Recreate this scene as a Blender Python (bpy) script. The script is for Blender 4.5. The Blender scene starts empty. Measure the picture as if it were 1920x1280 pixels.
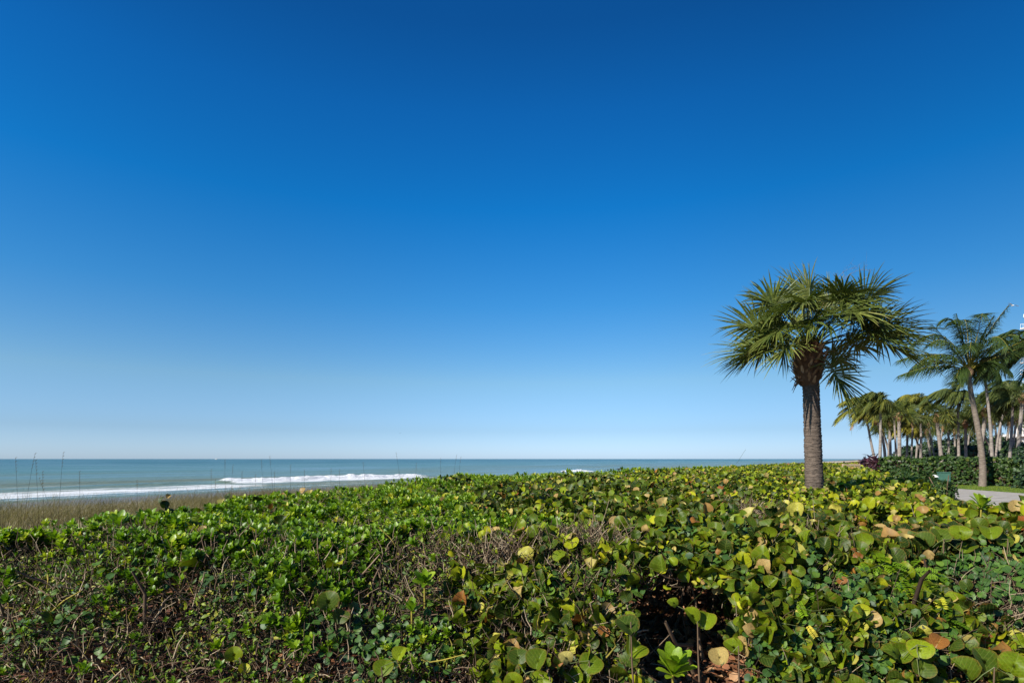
import bpy, math, random
import numpy as np
from mathutils import Vector, Matrix
rad = math.radians
RNG = np.random.default_rng(11)
random.seed(5)
S = bpy.context.scene
C = S.collection
EYE = 1.75
FPX = 1067.0           # focal length in photo pixels

# ---------------------------------------------------------------- camera
cam = bpy.data.cameras.new('camera'); cam_o = bpy.data.objects.new('camera', cam); C.objects.link(cam_o)
cam.sensor_width = 36; cam.lens = 20.0; cam.shift_y = 220 / 1920
cam.clip_start = 0.05; cam.clip_end = 90000
cam_o.location = (0, 0, EYE); cam_o.rotation_euler = (rad(90), 0, 0)
S.camera = cam_o
# ---------------------------------------------------------------- world and sun
SUN_EL, SUN_AZ = 33.0, 235.0       # azimuth clockwise from +Y (behind the camera, to the left)
W = bpy.data.worlds.new('World'); S.world = W; W.use_nodes = True
wn = W.node_tree; wn.nodes.clear()
sky = wn.nodes.new('ShaderNodeTexSky'); sky.sky_type = 'NISHITA'; sky.sun_disc = False
sky.sun_elevation = rad(SUN_EL); sky.sun_rotation = rad(SUN_AZ)
sky.air_density = 1.0; sky.dust_density = 0.35; sky.ozone_density = 2.2; sky.altitude = 0
hs = wn.nodes.new('ShaderNodeHueSaturation'); hs.inputs['Saturation'].default_value = 1.18; hs.inputs['Hue'].default_value = 0.5
gm = wn.nodes.new('ShaderNodeGamma'); gm.inputs[1].default_value = 1.0
bg = wn.nodes.new('ShaderNodeBackground'); bg.inputs[1].default_value = 0.0555
wo = wn.nodes.new('ShaderNodeOutputWorld')
# cooler, deeper blue overhead and a pale blue horizon, the same all round; a little paler towards the seaward side
tcw = wn.nodes.new('ShaderNodeTexCoord'); sxw = wn.nodes.new('ShaderNodeSeparateXYZ'); wn.links.new(tcw.outputs['Generated'], sxw.inputs[0])
cr = wn.nodes.new('ShaderNodeValToRGB'); SKY_STOPS = [(0.0063, (0.226, 0.322, 0.60)), (0.0484, (0.188, 0.255, 0.408)), (0.1317, (0.232, 0.297, 0.345)), (0.2584, (0.1015, 0.2863, 0.3872)), (0.3992, (0.0224, 0.2689, 0.4165)), (0.5171, (0.0213, 0.2298, 0.3843)), (0.6071, (0.021, 0.182, 0.315))]
while len(cr.color_ramp.elements) < len(SKY_STOPS): cr.color_ramp.elements.new(.5)
for k_, (p_, c_) in enumerate(SKY_STOPS): cr.color_ramp.elements[k_].position = p_; cr.color_ramp.elements[k_].color = (*c_, 1)
wn.links.new(sxw.outputs[2], cr.inputs[0])
def vm(op, a, b):
    n_ = wn.nodes.new('ShaderNodeVectorMath'); n_.operation = op
    for k_, v_ in ((0, a), (1, b)):
        if isinstance(v_, tuple): n_.inputs[k_].default_value = v_
        else: wn.links.new(v_, n_.inputs[k_])
    return n_.outputs[0]
wn.links.new(sky.outputs[0], gm.inputs[0]); wn.links.new(gm.outputs[0], hs.inputs['Color'])
lr = wn.nodes.new('ShaderNodeFloatCurve'); cv = lr.mapping.curves[0]
for p_ in ((0.0, .98), (0.25, 1.04), (0.5, 1.10), (.75, .84), (1.0, .64)):
    cv.points.new(*p_) if p_[0] not in (0.0, 1.0) else None
cv.points[0].location = (0, .98); cv.points[-1].location = (1, .64); lr.mapping.update()
mr = wn.nodes.new('ShaderNodeMapRange'); mr.inputs[1].default_value = -1; mr.inputs[2].default_value = 1
wn.links.new(sxw.outputs[0], mr.inputs[0]); wn.links.new(mr.outputs[0], lr.inputs['Value'])
l4 = wn.nodes.new('ShaderNodeMath'); l4.operation = 'MULTIPLY'; l4.inputs[1].default_value = 4.0; wn.links.new(lr.outputs[0], l4.inputs[0])
skyc = vm('MULTIPLY', vm('MULTIPLY', hs.outputs[0], cr.outputs[0]), l4.outputs[0])
wn.links.new(skyc, bg.inputs[0]); wn.links.new(bg.outputs[0], wo.inputs[0])
sl = bpy.data.lights.new('sun', 'SUN'); sl.energy = 5.0; sl.angle = rad(0.53); sl.color = (1, 0.94, 0.84)
so = bpy.data.objects.new('sun', sl); C.objects.link(so)
az = rad(SUN_AZ); el = rad(SUN_EL)
SUN = np.array([math.sin(az) * math.cos(el), math.cos(az) * math.cos(el), math.sin(el)])
so.rotation_euler = Vector(SUN).to_track_quat('Z', 'Y').to_euler()
S.view_settings.view_transform = 'Standard'; S.view_settings.look = 'None'
S.view_settings.gamma = 1; S.view_settings.exposure = 0.70; S.view_settings.use_curve_mapping = False
S.cycles.max_bounces = 6; S.cycles.transparent_max_bounces = 4

# ---------------------------------------------------------------- helpers
def tag(o, label=None, cat=None, group=None, kind=None):
    if label: o['label'] = label
    if cat: o['category'] = cat
    if group: o['group'] = group
    if kind: o['kind'] = kind
    return o
def link(name, me, parent=None, mat=None):
    o = bpy.data.objects.new(name, me); C.objects.link(o)
    if parent: o.parent = parent
    if mat is not None and me is not None and len(me.materials) == 0: me.materials.append(mat)
    return o
def thing(name, loc, label, cat, group=None, rz=0):
    o = bpy.data.objects.new(name, None); C.objects.link(o); o.location = loc; o.rotation_euler = (0, 0, rz)
    o.empty_display_size = .1
    return tag(o, label, cat, group)
def mesh_np(name, V, F, mat=None, tint=None, uv=None, smooth=True, attrs=None):
    """V (n,3); F (m,k) or a list of such arrays; tint, attrs per vertex; uv per vertex"""
    me = bpy.data.meshes.new(name)
    if not isinstance(F, list): F = [F]
    F = [np.asarray(f, np.int32) for f in F if len(f)]
    V = np.asarray(V, np.float32)
    me.vertices.add(len(V)); me.vertices.foreach_set('co', V.ravel())
    li = np.concatenate([f.ravel() for f in F]); me.loops.add(len(li)); me.loops.foreach_set('vertex_index', li)
    n = sum(len(f) for f in F); me.polygons.add(n)
    tot = np.concatenate([np.full(len(f), f.shape[1], np.int32) for f in F])
    st = np.concatenate([[0], np.cumsum(tot)[:-1]]).astype(np.int32)
    me.polygons.foreach_set('loop_start', st); me.polygons.foreach_set('loop_total', tot)
    me.polygons.foreach_set('use_smooth', np.full(n, smooth))
    if uv is not None:
        l = me.uv_layers.new(name='UVMap'); l.data.foreach_set('uv', np.asarray(uv, np.float32)[li].ravel())
    if tint is not None:
        a = me.attributes.new('tint', 'FLOAT', 'POINT'); a.data.foreach_set('value', np.asarray(tint, np.float32))
    for k, v in (attrs or {}).items():
        a = me.attributes.new(k, 'FLOAT', 'POINT'); a.data.foreach_set('value', np.asarray(v, np.float32))
    me.update(calc_edges=True); me.validate()
    if mat: me.materials.append(mat)
    return me
def norm(v): return v / np.maximum(np.linalg.norm(v, axis=-1, keepdims=True), 1e-9)
def basis(nrm, fwd):
    """rotation matrices with local z = nrm, local y near fwd"""
    z = norm(nrm); y = fwd - (fwd * z).sum(-1, keepdims=True) * z; y = norm(y); x = np.cross(y, z)
    return np.stack([x, y, z], -1)
def joined(name, temps, ti, pos, R, sc, tint, mat, parent=None):
    """many copies of small templates joined in one mesh; temps: list of (V,F,uv)"""
    Vs, Fs, T, U = [], {}, [], []; off = 0
    for k, (tv, tf, tu) in enumerate(temps):
        m = ti == k; n = m.sum()
        if n == 0: continue
        P = np.einsum('nij,vj->nvi', R[m], tv) * sc[m][:, None, None] + pos[m][:, None, :]
        Vs.append(P.reshape(-1, 3)); nv = len(tv)
        f = (tf[None] + (np.arange(n) * nv)[:, None, None] + off).reshape(-1, tf.shape[1])
        Fs.setdefault(tf.shape[1], []).append(f)
        T.append(np.repeat(tint[m], nv)); U.append(np.tile(tu, (n, 1))); off += n * nv
    me = mesh_np(name, np.concatenate(Vs), [np.concatenate(f) for f in Fs.values()], mat, np.concatenate(T), np.concatenate(U))
    return link(name, me, parent)
def hashn(ix, iy, seed):
    h = (ix.astype(np.int64) * 374761393 + iy.astype(np.int64) * 668265263 + seed * 2246822519) & 0xffffffff
    h = ((h ^ (h >> 13)) * 1274126177) & 0xffffffff
    return ((h ^ (h >> 16)) & 0xffff) / 65535.0
def vnoise(x, y, scale, seed=0):
    x = np.asarray(x, float) / scale; y = np.asarray(y, float) / scale
    ix = np.floor(x); iy = np.floor(y); fx = x - ix; fy = y - iy
    fx = fx * fx * (3 - 2 * fx); fy = fy * fy * (3 - 2 * fy)
    a = hashn(ix, iy, seed); b = hashn(ix + 1, iy, seed); c = hashn(ix, iy + 1, seed); d = hashn(ix + 1, iy + 1, seed)
    return (a * (1 - fx) + b * fx) * (1 - fy) + (c * (1 - fx) + d * fx) * fy
def tubes(P, Rr, sides=4, cap=False):
    """P (N,K,3) centre lines, Rr (N,K) radii -> V,F"""
    N, K, _ = P.shape
    T = np.gradient(P, axis=1); T = norm(T)
    ref = np.where(np.abs(T[:, :1, 2:3]) > .9, np.array([1., 0, 0]), np.array([0, 0, 1.])) + np.zeros_like(T)
    A = norm(np.cross(T, ref)); B = np.cross(T, A)
    th = np.arange(sides) * 2 * math.pi / sides
    ring = A[:, :, None] * np.cos(th)[:, None] + B[:, :, None] * np.sin(th)[:, None]
    V = P[:, :, None] + ring * Rr[:, :, None, None]
    idx = np.arange(N * K * sides).reshape(N, K, sides)
    a = idx[:, :-1]; b = idx[:, 1:]
    F = np.stack([a, np.roll(a, -1, 2), np.roll(b, -1, 2), b], -1).reshape(-1, 4)
    return V.reshape(-1, 3), F
def box_np(x0, x1, y0, y1, z0, z1):
    V = np.array([[x, y, z] for z in (z0, z1) for y in (y0, y1) for x in (x0, x1)], float)
    F = np.array([[0, 2, 3, 1], [4, 5, 7, 6], [0, 1, 5, 4], [2, 6, 7, 3], [0, 4, 6, 2], [1, 3, 7, 5]])
    return V, F
def joinVF(parts):
    V, F, o = [], [], 0
    for v, f in parts: V.append(v); F.append(f + o); o += len(v)
    return np.concatenate(V), np.concatenate(F)
def box_mesh(name, b, mat, bevel=0):
    V, F = box_np(*b); me = mesh_np(name, V, F, mat, smooth=False)
    if bevel:
        import bmesh
        bm = bmesh.new(); bm.from_mesh(me)
        bmesh.ops.bevel(bm, geom=bm.edges[:], offset=bevel, segments=2, affect='EDGES'); bm.to_mesh(me); bm.free()
    return me

# ---------------------------------------------------------------- materials
def new_mat(name):
    m = bpy.data.materials.new(name); m.use_nodes = True; nt = m.node_tree
    return m, nt, nt.nodes['Principled BSDF'], nt.nodes['Material Output']
def N(nt, t, **kw):
    n = nt.nodes.new(t)
    for k, v in kw.items():
        if k.startswith('i_'):
            n.inputs[int(k[2:]) if k[2:].isdigit() else k[2:].replace('_', ' ')].default_value = v
        else: setattr(n, k, v)
    return n
def ramp(nt, stops, interp='LINEAR'):
    r = nt.nodes.new('ShaderNodeValToRGB'); r.color_ramp.interpolation = interp; e = r.color_ramp.elements
    while len(e) < len(stops): e.new(0.5)
    for k, (p, c) in enumerate(stops): e[k].position = p; e[k].color = (*c, 1)
    return r
def mixc(nt, fac, a, b, mode='MIX'):
    m = N(nt, 'ShaderNodeMix', data_type='RGBA', blend_type=mode)
    for s, v in ((0, fac), (6, a), (7, b)):
        if isinstance(v, (int, float)): m.inputs[s].default_value = v
        elif isinstance(v, tuple): m.inputs[s].default_value = (*v, 1)
        else: nt.links.new(v, m.inputs[s])
    return m.outputs[2]
def math_n(nt, op, a, b=None, c=None, clamp=False):
    m = N(nt, 'ShaderNodeMath', operation=op, use_clamp=clamp)
    for s, v in enumerate((a, b, c)):
        if v is None: continue
        if isinstance(v, (int, float)): m.inputs[s].default_value = v
        else: nt.links.new(v, m.inputs[s])
    return m.outputs[0]
def leaf_mat(name, stops, rough=.4, trans=.25, under=(.9, 1.0, .9), veins=0, vein_col=(.3, .34, .12), spec=.5, blotch=0):
    m, nt, p, out = new_mat(name); L = nt.links.new
    at = N(nt, 'ShaderNodeAttribute', attribute_name='tint')
    r = ramp(nt, stops); L(at.outputs['Fac'], r.inputs[0])
    col = r.outputs[0]
    uvn = N(nt, 'ShaderNodeTexCoord'); tcn = N(nt, 'ShaderNodeTexNoise', i_Scale=14.0, i_Detail=2.0)
    L(uvn.outputs['Object'], tcn.inputs['Vector'])
    v = ramp(nt, [(.3, (.72, .72, .72)), (.7, (1.22, 1.2, 1.1))]); L(tcn.outputs[0], v.inputs[0])
    col = mixc(nt, 1.0, col, v.outputs[0], 'MULTIPLY')
    if blotch:
        n2 = N(nt, 'ShaderNodeTexNoise', i_Scale=26.0, i_Detail=3.0); L(uvn.outputs['Object'], n2.inputs['Vector'])
        b = math_n(nt, 'MULTIPLY', math_n(nt, 'SUBTRACT', n2.outputs[0], .60), 7, clamp=True)
        se = N(nt, 'ShaderNodeVectorMath', operation='DISTANCE'); L(uvn.outputs['UV'], se.inputs[0]); se.inputs[1].default_value = (.5, .5, 0)
        ed = math_n(nt, 'MULTIPLY', math_n(nt, 'SUBTRACT', math_n(nt, 'ADD', se.outputs['Value'], math_n(nt, 'MULTIPLY', n2.outputs[0], .35)), .60), 9, clamp=True)
        b = math_n(nt, 'MAXIMUM', b, ed)
        col = mixc(nt, math_n(nt, 'MULTIPLY', b, blotch), col, (.19, .085, .02))
    if veins:
        sx = N(nt, 'ShaderNodeSeparateXYZ'); L(uvn.outputs['UV'], sx.inputs[0])
        ax = math_n(nt, 'ABSOLUTE', math_n(nt, 'SUBTRACT', sx.outputs[0], .5))
        mid = math_n(nt, 'LESS_THAN', ax, .016)
        q = math_n(nt, 'FRACT', math_n(nt, 'MULTIPLY', math_n(nt, 'SUBTRACT', sx.outputs[1], math_n(nt, 'MULTIPLY', ax, .7)), 6.5))
        side = math_n(nt, 'LESS_THAN', math_n(nt, 'ABSOLUTE', math_n(nt, 'SUBTRACT', q, .5)), .055)
        vv = math_n(nt, 'MULTIPLY', math_n(nt, 'MAXIMUM', mid, side), veins)
        col = mixc(nt, vv, col, vein_col)
    geo = N(nt, 'ShaderNodeNewGeometry')
    col2 = mixc(nt, geo.outputs['Backfacing'], col, mixc(nt, 1.0, col, under, 'MULTIPLY'))
    L(col2, p.inputs['Base Color']); p.inputs['Roughness'].default_value = rough
    p.inputs['Specular IOR Level'].default_value = spec
    tr = N(nt, 'ShaderNodeBsdfTranslucent'); mx = N(nt, 'ShaderNodeMixShader'); mx.inputs[0].default_value = trans
    L(mixc(nt, 1.0, col2, (1.3, 1.5, .7), 'MULTIPLY'), tr.inputs[0])
    L(p.outputs[0], mx.inputs[1]); L(tr.outputs[0], mx.inputs[2]); L(mx.outputs[0], out.inputs[0])
    return m
def rough_mat(name, c1, c2, scale=8, rough=.85, bump=.3, stretch=(1, 1, 1), c3=None, spec=.3, tint=False, detail=5.0):
    m, nt, p, out = new_mat(name); L = nt.links.new
    tc = N(nt, 'ShaderNodeTexCoord'); mp = N(nt, 'ShaderNodeMapping'); mp.inputs['Scale'].default_value = stretch
    L(tc.outputs['Object'], mp.inputs[0])
    n = N(nt, 'ShaderNodeTexNoise', i_Scale=float(scale), i_Detail=detail, i_Roughness=.65); L(mp.outputs[0], n.inputs['Vector'])
    st = [(.3, c1), (.7, c2)] + ([(.85, c3)] if c3 else [])
    r = ramp(nt, st)
    if tint:
        at = N(nt, 'ShaderNodeAttribute', attribute_name='tint')
        L(math_n(nt, 'ADD', math_n(nt, 'MULTIPLY', n.outputs[0], .4), math_n(nt, 'MULTIPLY', at.outputs['Fac'], .75)), r.inputs[0])
    else: L(n.outputs[0], r.inputs[0])
    L(r.outputs[0], p.inputs['Base Color']); p.inputs['Roughness'].default_value = rough
    p.inputs['Specular IOR Level'].default_value = spec
    if bump:
        b = N(nt, 'ShaderNodeBump', i_Strength=bump, i_Distance=.03); L(n.outputs[0], b.inputs['Height']); L(b.outputs[0], p.inputs['Normal'])
    return m
def flat_mat(name, c, rough=.6, spec=.4, metal=0):
    m, nt, p, out = new_mat(name); L = nt.links.new
    n = N(nt, 'ShaderNodeTexNoise', i_Scale=6.0, i_Detail=5.0); tc = N(nt, 'ShaderNodeTexCoord'); L(tc.outputs['Object'], n.inputs['Vector'])
    r = ramp(nt, [(.25, tuple(x * .82 for x in c)), (.75, tuple(min(1, x * 1.1) for x in c))]); L(n.outputs[0], r.inputs[0])
    L(r.outputs[0], p.inputs['Base Color']); p.inputs['Roughness'].default_value = rough; p.inputs['Metallic'].default_value = metal
    p.inputs['Specular IOR Level'].default_value = spec
    return m
M = {}
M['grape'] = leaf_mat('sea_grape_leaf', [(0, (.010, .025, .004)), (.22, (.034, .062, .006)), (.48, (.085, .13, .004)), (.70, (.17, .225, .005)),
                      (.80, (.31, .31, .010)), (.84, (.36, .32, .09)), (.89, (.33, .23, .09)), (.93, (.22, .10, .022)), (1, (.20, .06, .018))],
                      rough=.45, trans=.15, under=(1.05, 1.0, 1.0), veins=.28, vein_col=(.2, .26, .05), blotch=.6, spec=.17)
M['naupaka'] = leaf_mat('naupaka_leaf', [(0, (.035, .085, .004)), (.5, (.11, .21, .007)), (.85, (.22, .32, .012)), (.93, (.40, .40, .03)), (1, (.46, .38, .04))],
                      rough=.4, trans=.3, under=(1.05, 1.02, .95), veins=.15, spec=.28)
M['vine'] = leaf_mat('vine_leaf', [(0, (.020, .05, .016)), (.6, (.048, .112, .014)), (1, (.11, .19, .02))], rough=.5, spec=.3, trans=.2, under=(1.2, 1.15, 1.1), veins=.2, vein_col=(.15, .25, .14))
M['small'] = leaf_mat('small_leaf', [(0, (.022, .055, .012)), (.5, (.07, .13, .012)), (.85, (.16, .22, .018)), (1, (.28, .27, .03))], rough=.5, spec=.25, trans=.25)
M['sabal'] = leaf_mat('sabal_leaf', [(0, (.035, .06, .018)), (.5, (.095, .125, .024)), (.85, (.19, .20, .045)), (1, (.30, .26, .13))], rough=.42, spec=.35, trans=.15, under=(1.1, 1.1, 1.1))
M['coco'] = leaf_mat('coconut_leaf', [(0, (.022, .045, .012)), (.6, (.06, .095, .022)), (.9, (.16, .17, .03)), (1, (.30, .26, .04))], rough=.42, spec=.35, trans=.15)
M['farpalm'] = leaf_mat('far_palm_leaf', [(0, (.025, .04, .012)), (.45, (.075, .10, .028)), (.75, (.16, .165, .03)), (1, (.33, .28, .04))], rough=.5, spec=.25, trans=.2)
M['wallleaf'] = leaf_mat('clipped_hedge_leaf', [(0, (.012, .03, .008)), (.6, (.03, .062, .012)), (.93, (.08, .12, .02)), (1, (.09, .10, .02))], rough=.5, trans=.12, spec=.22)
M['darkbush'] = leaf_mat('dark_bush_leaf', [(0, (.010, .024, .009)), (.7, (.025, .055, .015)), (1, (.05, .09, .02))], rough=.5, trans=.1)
M['cordyline'] = leaf_mat('red_leaf', [(0, (.02, .007, .010)), (.7, (.05, .015, .022)), (1, (.10, .03, .04))], rough=.4, trans=.15)
M['drygrass'] = leaf_mat('dune_grass_blade', [(0, (.06, .060, .018)), (.35, (.13, .105, .042)), (.7, (.21, .16, .085)), (1, (.36, .29, .18))], rough=.6, trans=.25, spec=.2)
M['litter'] = leaf_mat('dead_leaf', [(0, (.06, .025, .015)), (.5, (.24, .10, .05)), (.85, (.38, .19, .10)), (1, (.36, .22, .12))], rough=.7, trans=.1, spec=.2)
M['twig'] = rough_mat('twig_bark', (.035, .022, .014), (.17, .115, .07), 6, tint=True, c3=(.36, .28, .18), bump=0, spec=.2)
M['ystem'] = rough_mat('yellow_stem', (.14, .12, .02), (.34, .27, .04), 9, bump=0)
M['petiole'] = rough_mat('petiole_green', (.07, .10, .03), (.16, .18, .06), 9, bump=0, rough=.5)
M['sabaltrunk'] = rough_mat('sabal_bark', (.045, .034, .026), (.17, .13, .10), 11, bump=1.0, stretch=(1, 1, 4), c3=(.27, .22, .18))
M['boot'] = rough_mat('leaf_base', (.11, .058, .030), (.40, .245, .13), 12, bump=.5, c3=(.55, .40, .25), tint=True)
M['cocotrunk'] = rough_mat('coconut_bark', (.075, .056, .042), (.235, .19, .15), 5, bump=.5, stretch=(1, 1, 3.5), c3=(.40, .36, .31))
M['fartrunk'] = rough_mat('pale_palm_bark', (.12, .10, .085), (.31, .27, .23), 3, bump=.5, stretch=(1, 1, 3.5), c3=(.46, .43, .39))
M['mulch'] = rough_mat('mulch', (.05, .02, .012), (.19, .075, .042), 14, bump=1.0)
M['lawn'] = rough_mat('lawn_grass', (.055, .085, .018), (.13, .17, .04), 30, bump=.6)
M['concrete'] = rough_mat('concrete', (.27, .245, .21), (.41, .375, .325), 3, bump=.1)
M['box'] = flat_mat('green_metal', (.045, .12, .085), .6)
M['white'] = flat_mat('white_paint', (.62, .60, .57), .5)
M['wall'] = flat_mat('cream_render', (.52, .47, .42), .8)
M['wood'] = rough_mat('weathered_board', (.32, .22, .13), (.52, .40, .27), 5, bump=.2, stretch=(1, 6, 6))
M['grey'] = flat_mat('grey_post', (.25, .25, .25), .7)
M['glass'] = flat_mat('window_glass', (.03, .045, .06), .12, .6)
M['gull'] = flat_mat('white_feather', (.75, .75, .75), .8)
M['darkbird'] = flat_mat('dark_feather', (.03, .03, .035), .8)

# ---------------------------------------------------------------- terrain
NS = np.array([-0.845, 0.535]); US = np.array([0.535, 0.845])
def ts(X, Y): return X * NS[0] + Y * NS[1], X * US[0] + Y * US[1]
SEA_Z = -1.75
def ground_z(X, Y):
    t, s = ts(X, Y)
    z = np.interp(t, [0, 21, 30, 44, 58, 75, 200], [0, 0, -.75, -1.25, -1.78, -2.6, -4.5])
    d = np.clip((t - 9) / 4, 0, 1) * np.clip((34 - t) / 8, 0, 1)
    return z + d * (.22 * (vnoise(X, Y, 3.2, 4) - .45) + .08 * (vnoise(X, Y, 1.1, 5) - .5))
def axis(lo, hi, step, far):
    a = list(np.arange(lo, hi + 1e-6, step)); x, st = hi, step
    while x < far: st *= 1.35; x += st; a.append(x)
    x, st = lo, step
    while x > -far: st *= 1.35; x -= st; a.insert(0, x)
    return np.array(a)
def grid_mesh(name, xs, ys, fz, mat, attrs=None):
    X, Y = np.meshgrid(xs, ys); V = np.stack([X, Y, fz(X, Y)], -1).reshape(-1, 3)
    nx = len(xs); i = (np.arange(len(ys) - 1)[:, None] * nx + np.arange(nx - 1)[None]).ravel()
    F = np.stack([i, i + 1, i + nx + 1, i + nx], -1)
    return mesh_np(name, V, F, mat, attrs={k: f(X, Y).ravel() for k, f in (attrs or {}).items()})
gm_, nt, p, out = new_mat('ground'); L = nt.links.new
tc = N(nt, 'ShaderNodeTexCoord'); nz = N(nt, 'ShaderNodeTexNoise', i_Scale=9.0, i_Detail=8.0, i_Roughness=.7); L(tc.outputs['Object'], nz.inputs['Vector'])
r1 = ramp(nt, [(.3, (.06, .025, .014)), (.62, (.22, .085, .048)), (.8, (.34, .16, .09))]); L(nz.outputs[0], r1.inputs[0])
r2 = ramp(nt, [(.3, (.36, .30, .21)), (.7, (.50, .43, .32))]); L(nz.outputs[0], r2.inputs[0])
sx = N(nt, 'ShaderNodeSeparateXYZ'); L(tc.outputs['Object'], sx.inputs[0])
tt = math_n(nt, 'ADD', math_n(nt, 'MULTIPLY', sx.outputs[0], -.845), math_n(nt, 'MULTIPLY', sx.outputs[1], .535))
sand = math_n(nt, 'MULTIPLY', math_n(nt, 'SUBTRACT', math_n(nt, 'ADD', tt, math_n(nt, 'MULTIPLY', nz.outputs[0], 3)), 12.0), .4, clamp=True)
wet = math_n(nt, 'MULTIPLY', math_n(nt, 'SUBTRACT', tt, 36.0), .12, clamp=True)
L(mixc(nt, wet, mixc(nt, sand, r1.outputs[0], r2.outputs[0]), (.15, .125, .085)), p.inputs['Base Color'])
L(math_n(nt, 'SUBTRACT', .95, math_n(nt, 'MULTIPLY', wet, .6)), p.inputs['Roughness'])
bp = N(nt, 'ShaderNodeBump', i_Strength=.8, i_Distance=.04); L(nz.outputs[0], bp.inputs['Height']); L(bp.outputs[0], p.inputs['Normal'])
tag(link('ground', grid_mesh('ground', axis(-30, 45, .6, 3000), axis(-4, 60, .6, 3000), ground_z, gm_)), 'brown mulched ground sloping to the sandy beach', kind='structure')

# lawn beside the path, and the path (plan outlines)
def ribbon(name, L_, R_, z, mat, sub=10):
    L_ = np.array(L_, float); R_ = np.array(R_, float); k = np.linspace(0, len(L_) - 1, (len(L_) - 1) * sub + 1)
    def ip(A): return np.stack([np.interp(k, range(len(A)), A[:, j]) for j in (0, 1)], -1)
    a, b = ip(L_), ip(R_); u = np.linspace(0, 1, 6)[None, :, None]
    P = a[:, None] * (1 - u) + b[:, None] * u; n = P.shape[0]
    V = np.concatenate([P, np.full((n, 6, 1), z)], -1).reshape(-1, 3)
    i = (np.arange(n - 1)[:, None] * 6 + np.arange(5)[None]).ravel()
    return mesh_np(name, V, np.stack([i, i + 1, i + 7, i + 6], -1), mat)
tag(link('lawn', ribbon('lawn', [(13, -2), (13, 20), (18, 36), (20, 50)], [(40, -2), (38, 20), (36, 40), (34, 50)], .03, M['lawn'])), 'mown green lawn strip along the concrete path', kind='structure')
pathL = [(12.5, -2), (14.0, 10), (16.4, 17), (19.4, 26), (20.9, 34), (20.4, 42), (19, 50)]
pathR = [(20.5, -2), (22.2, 10), (23.6, 20), (25.0, 27.5), (25.3, 34), (24, 42), (22, 50)]
pth = tag(link('path', ribbon('path', pathL, pathR, .034, M['mulch'])), 'pale concrete path curving past the thicket', kind='structure')
pl, pr = np.array(pathL, float), np.array(pathR, float); kf = np.linspace(0, len(pl) - 1, 36)
def pe(A, k): return np.array([np.interp(k, range(len(A)), A[:, j]) for j in (0, 1)])
for a_, b_ in zip(kf[:-1], kf[1:]):
    q = [pe(pl, a_ + .004), pe(pr, a_ + .004), pe(pr, b_ - .004), pe(pl, b_ - .004)]; V = np.array([[*w, z] for z in (.036, .07) for w in q])
    me = mesh_np('slab', V, np.array([[4, 5, 6, 7], [0, 1, 5, 4], [1, 2, 6, 5], [2, 3, 7, 6], [3, 0, 4, 7]]), M['concrete'], smooth=False); link('slab', me, pth)
# grass blades on the lawn strip in view
n = 26000
gx = RNG.uniform(24.6, 30.5, n); gy = RNG.uniform(20, 37, n)
keep = gx > np.interp(gy, [20, 27.5, 34, 42], [23.7, 25.05, 25.35, 24.1]); gx, gy = gx[keep], gy[keep]; n = len(gx)
bt = (np.array([[-.008, 0, 0], [.008, 0, 0], [.0, .012, .07]]), np.array([[0, 1, 2]]), np.array([[0, 0], [1, 0], [.5, 1.]]))
Rb = basis(np.tile([0, 0, 1.], (n, 1)) + RNG.normal(0, .25, (n, 3)), RNG.normal(0, 1, (n, 3)))
tag(joined('lawn_grass', [bt], np.zeros(n, int), np.stack([gx, gy, np.full(n, .03)], -1), Rb, RNG.uniform(.5, 1.1, n), RNG.uniform(.3, 1, n), M['small']), 'short green grass between the path and the clipped hedge', 'grass', kind='stuff')

# ---------------------------------------------------------------- sea
sm, nt, p, out = new_mat('sea_water'); L = nt.links.new
tc = N(nt, 'ShaderNodeTexCoord')
sx = N(nt, 'ShaderNodeSeparateXYZ'); L(tc.outputs['Object'], sx.inputs[0])
foam = N(nt, 'ShaderNodeAttribute', attribute_name='foam')
mp1 = N(nt, 'ShaderNodeMapping'); mp1.inputs['Scale'].default_value = (.010, .085, 1); L(tc.outputs['Object'], mp1.inputs[0])
n1 = N(nt, 'ShaderNodeTexNoise', i_Scale=1.0, i_Detail=6.0, i_Roughness=.6); L(mp1.outputs[0], n1.inputs['Vector'])
mp2 = N(nt, 'ShaderNodeMapping'); mp2.inputs['Scale'].default_value = (.5, 1.3, 1); L(tc.outputs['Object'], mp2.inputs[0])
n2 = N(nt, 'ShaderNodeTexNoise', i_Scale=1.0, i_Detail=8.0, i_Roughness=.65); L(mp2.outputs[0], n2.inputs['Vector'])
depth = math_n(nt, 'DIVIDE', math_n(nt, 'SUBTRACT', sx.outputs[1], 60.0), 420.0, clamp=True)
dr = ramp(nt, [(0, (.15, .19, .13)), (.06, (.14, .215, .18)), (.3, (.085, .185, .175)), (1, (.032, .108, .115))]); L(depth, dr.inputs[0])
brown = math_n(nt, 'MULTIPLY', math_n(nt, 'SUBTRACT', n1.outputs[0], .50), 8.0, clamp=True)
near = math_n(nt, 'SUBTRACT', 1.0, math_n(nt, 'MULTIPLY', depth, 3.0), clamp=True)
wc = mixc(nt, math_n(nt, 'MULTIPLY', brown, near), dr.outputs[0], (.17, .175, .09))
wc = mixc(nt, math_n(nt, 'MULTIPLY', math_n(nt, 'SUBTRACT', .52, n1.outputs[0]), 7.0, clamp=True), wc, (.15, .26, .30))
mp3 = N(nt, 'ShaderNodeMapping'); mp3.inputs['Scale'].default_value = (.40, 1.8, 1.0); L(tc.outputs['Object'], mp3.inputs[0])
n3 = N(nt, 'ShaderNodeTexNoise', i_Scale=1.0, i_Detail=9.0, i_Roughness=.75); L(mp3.outputs[0], n3.inputs['Vector'])
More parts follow.
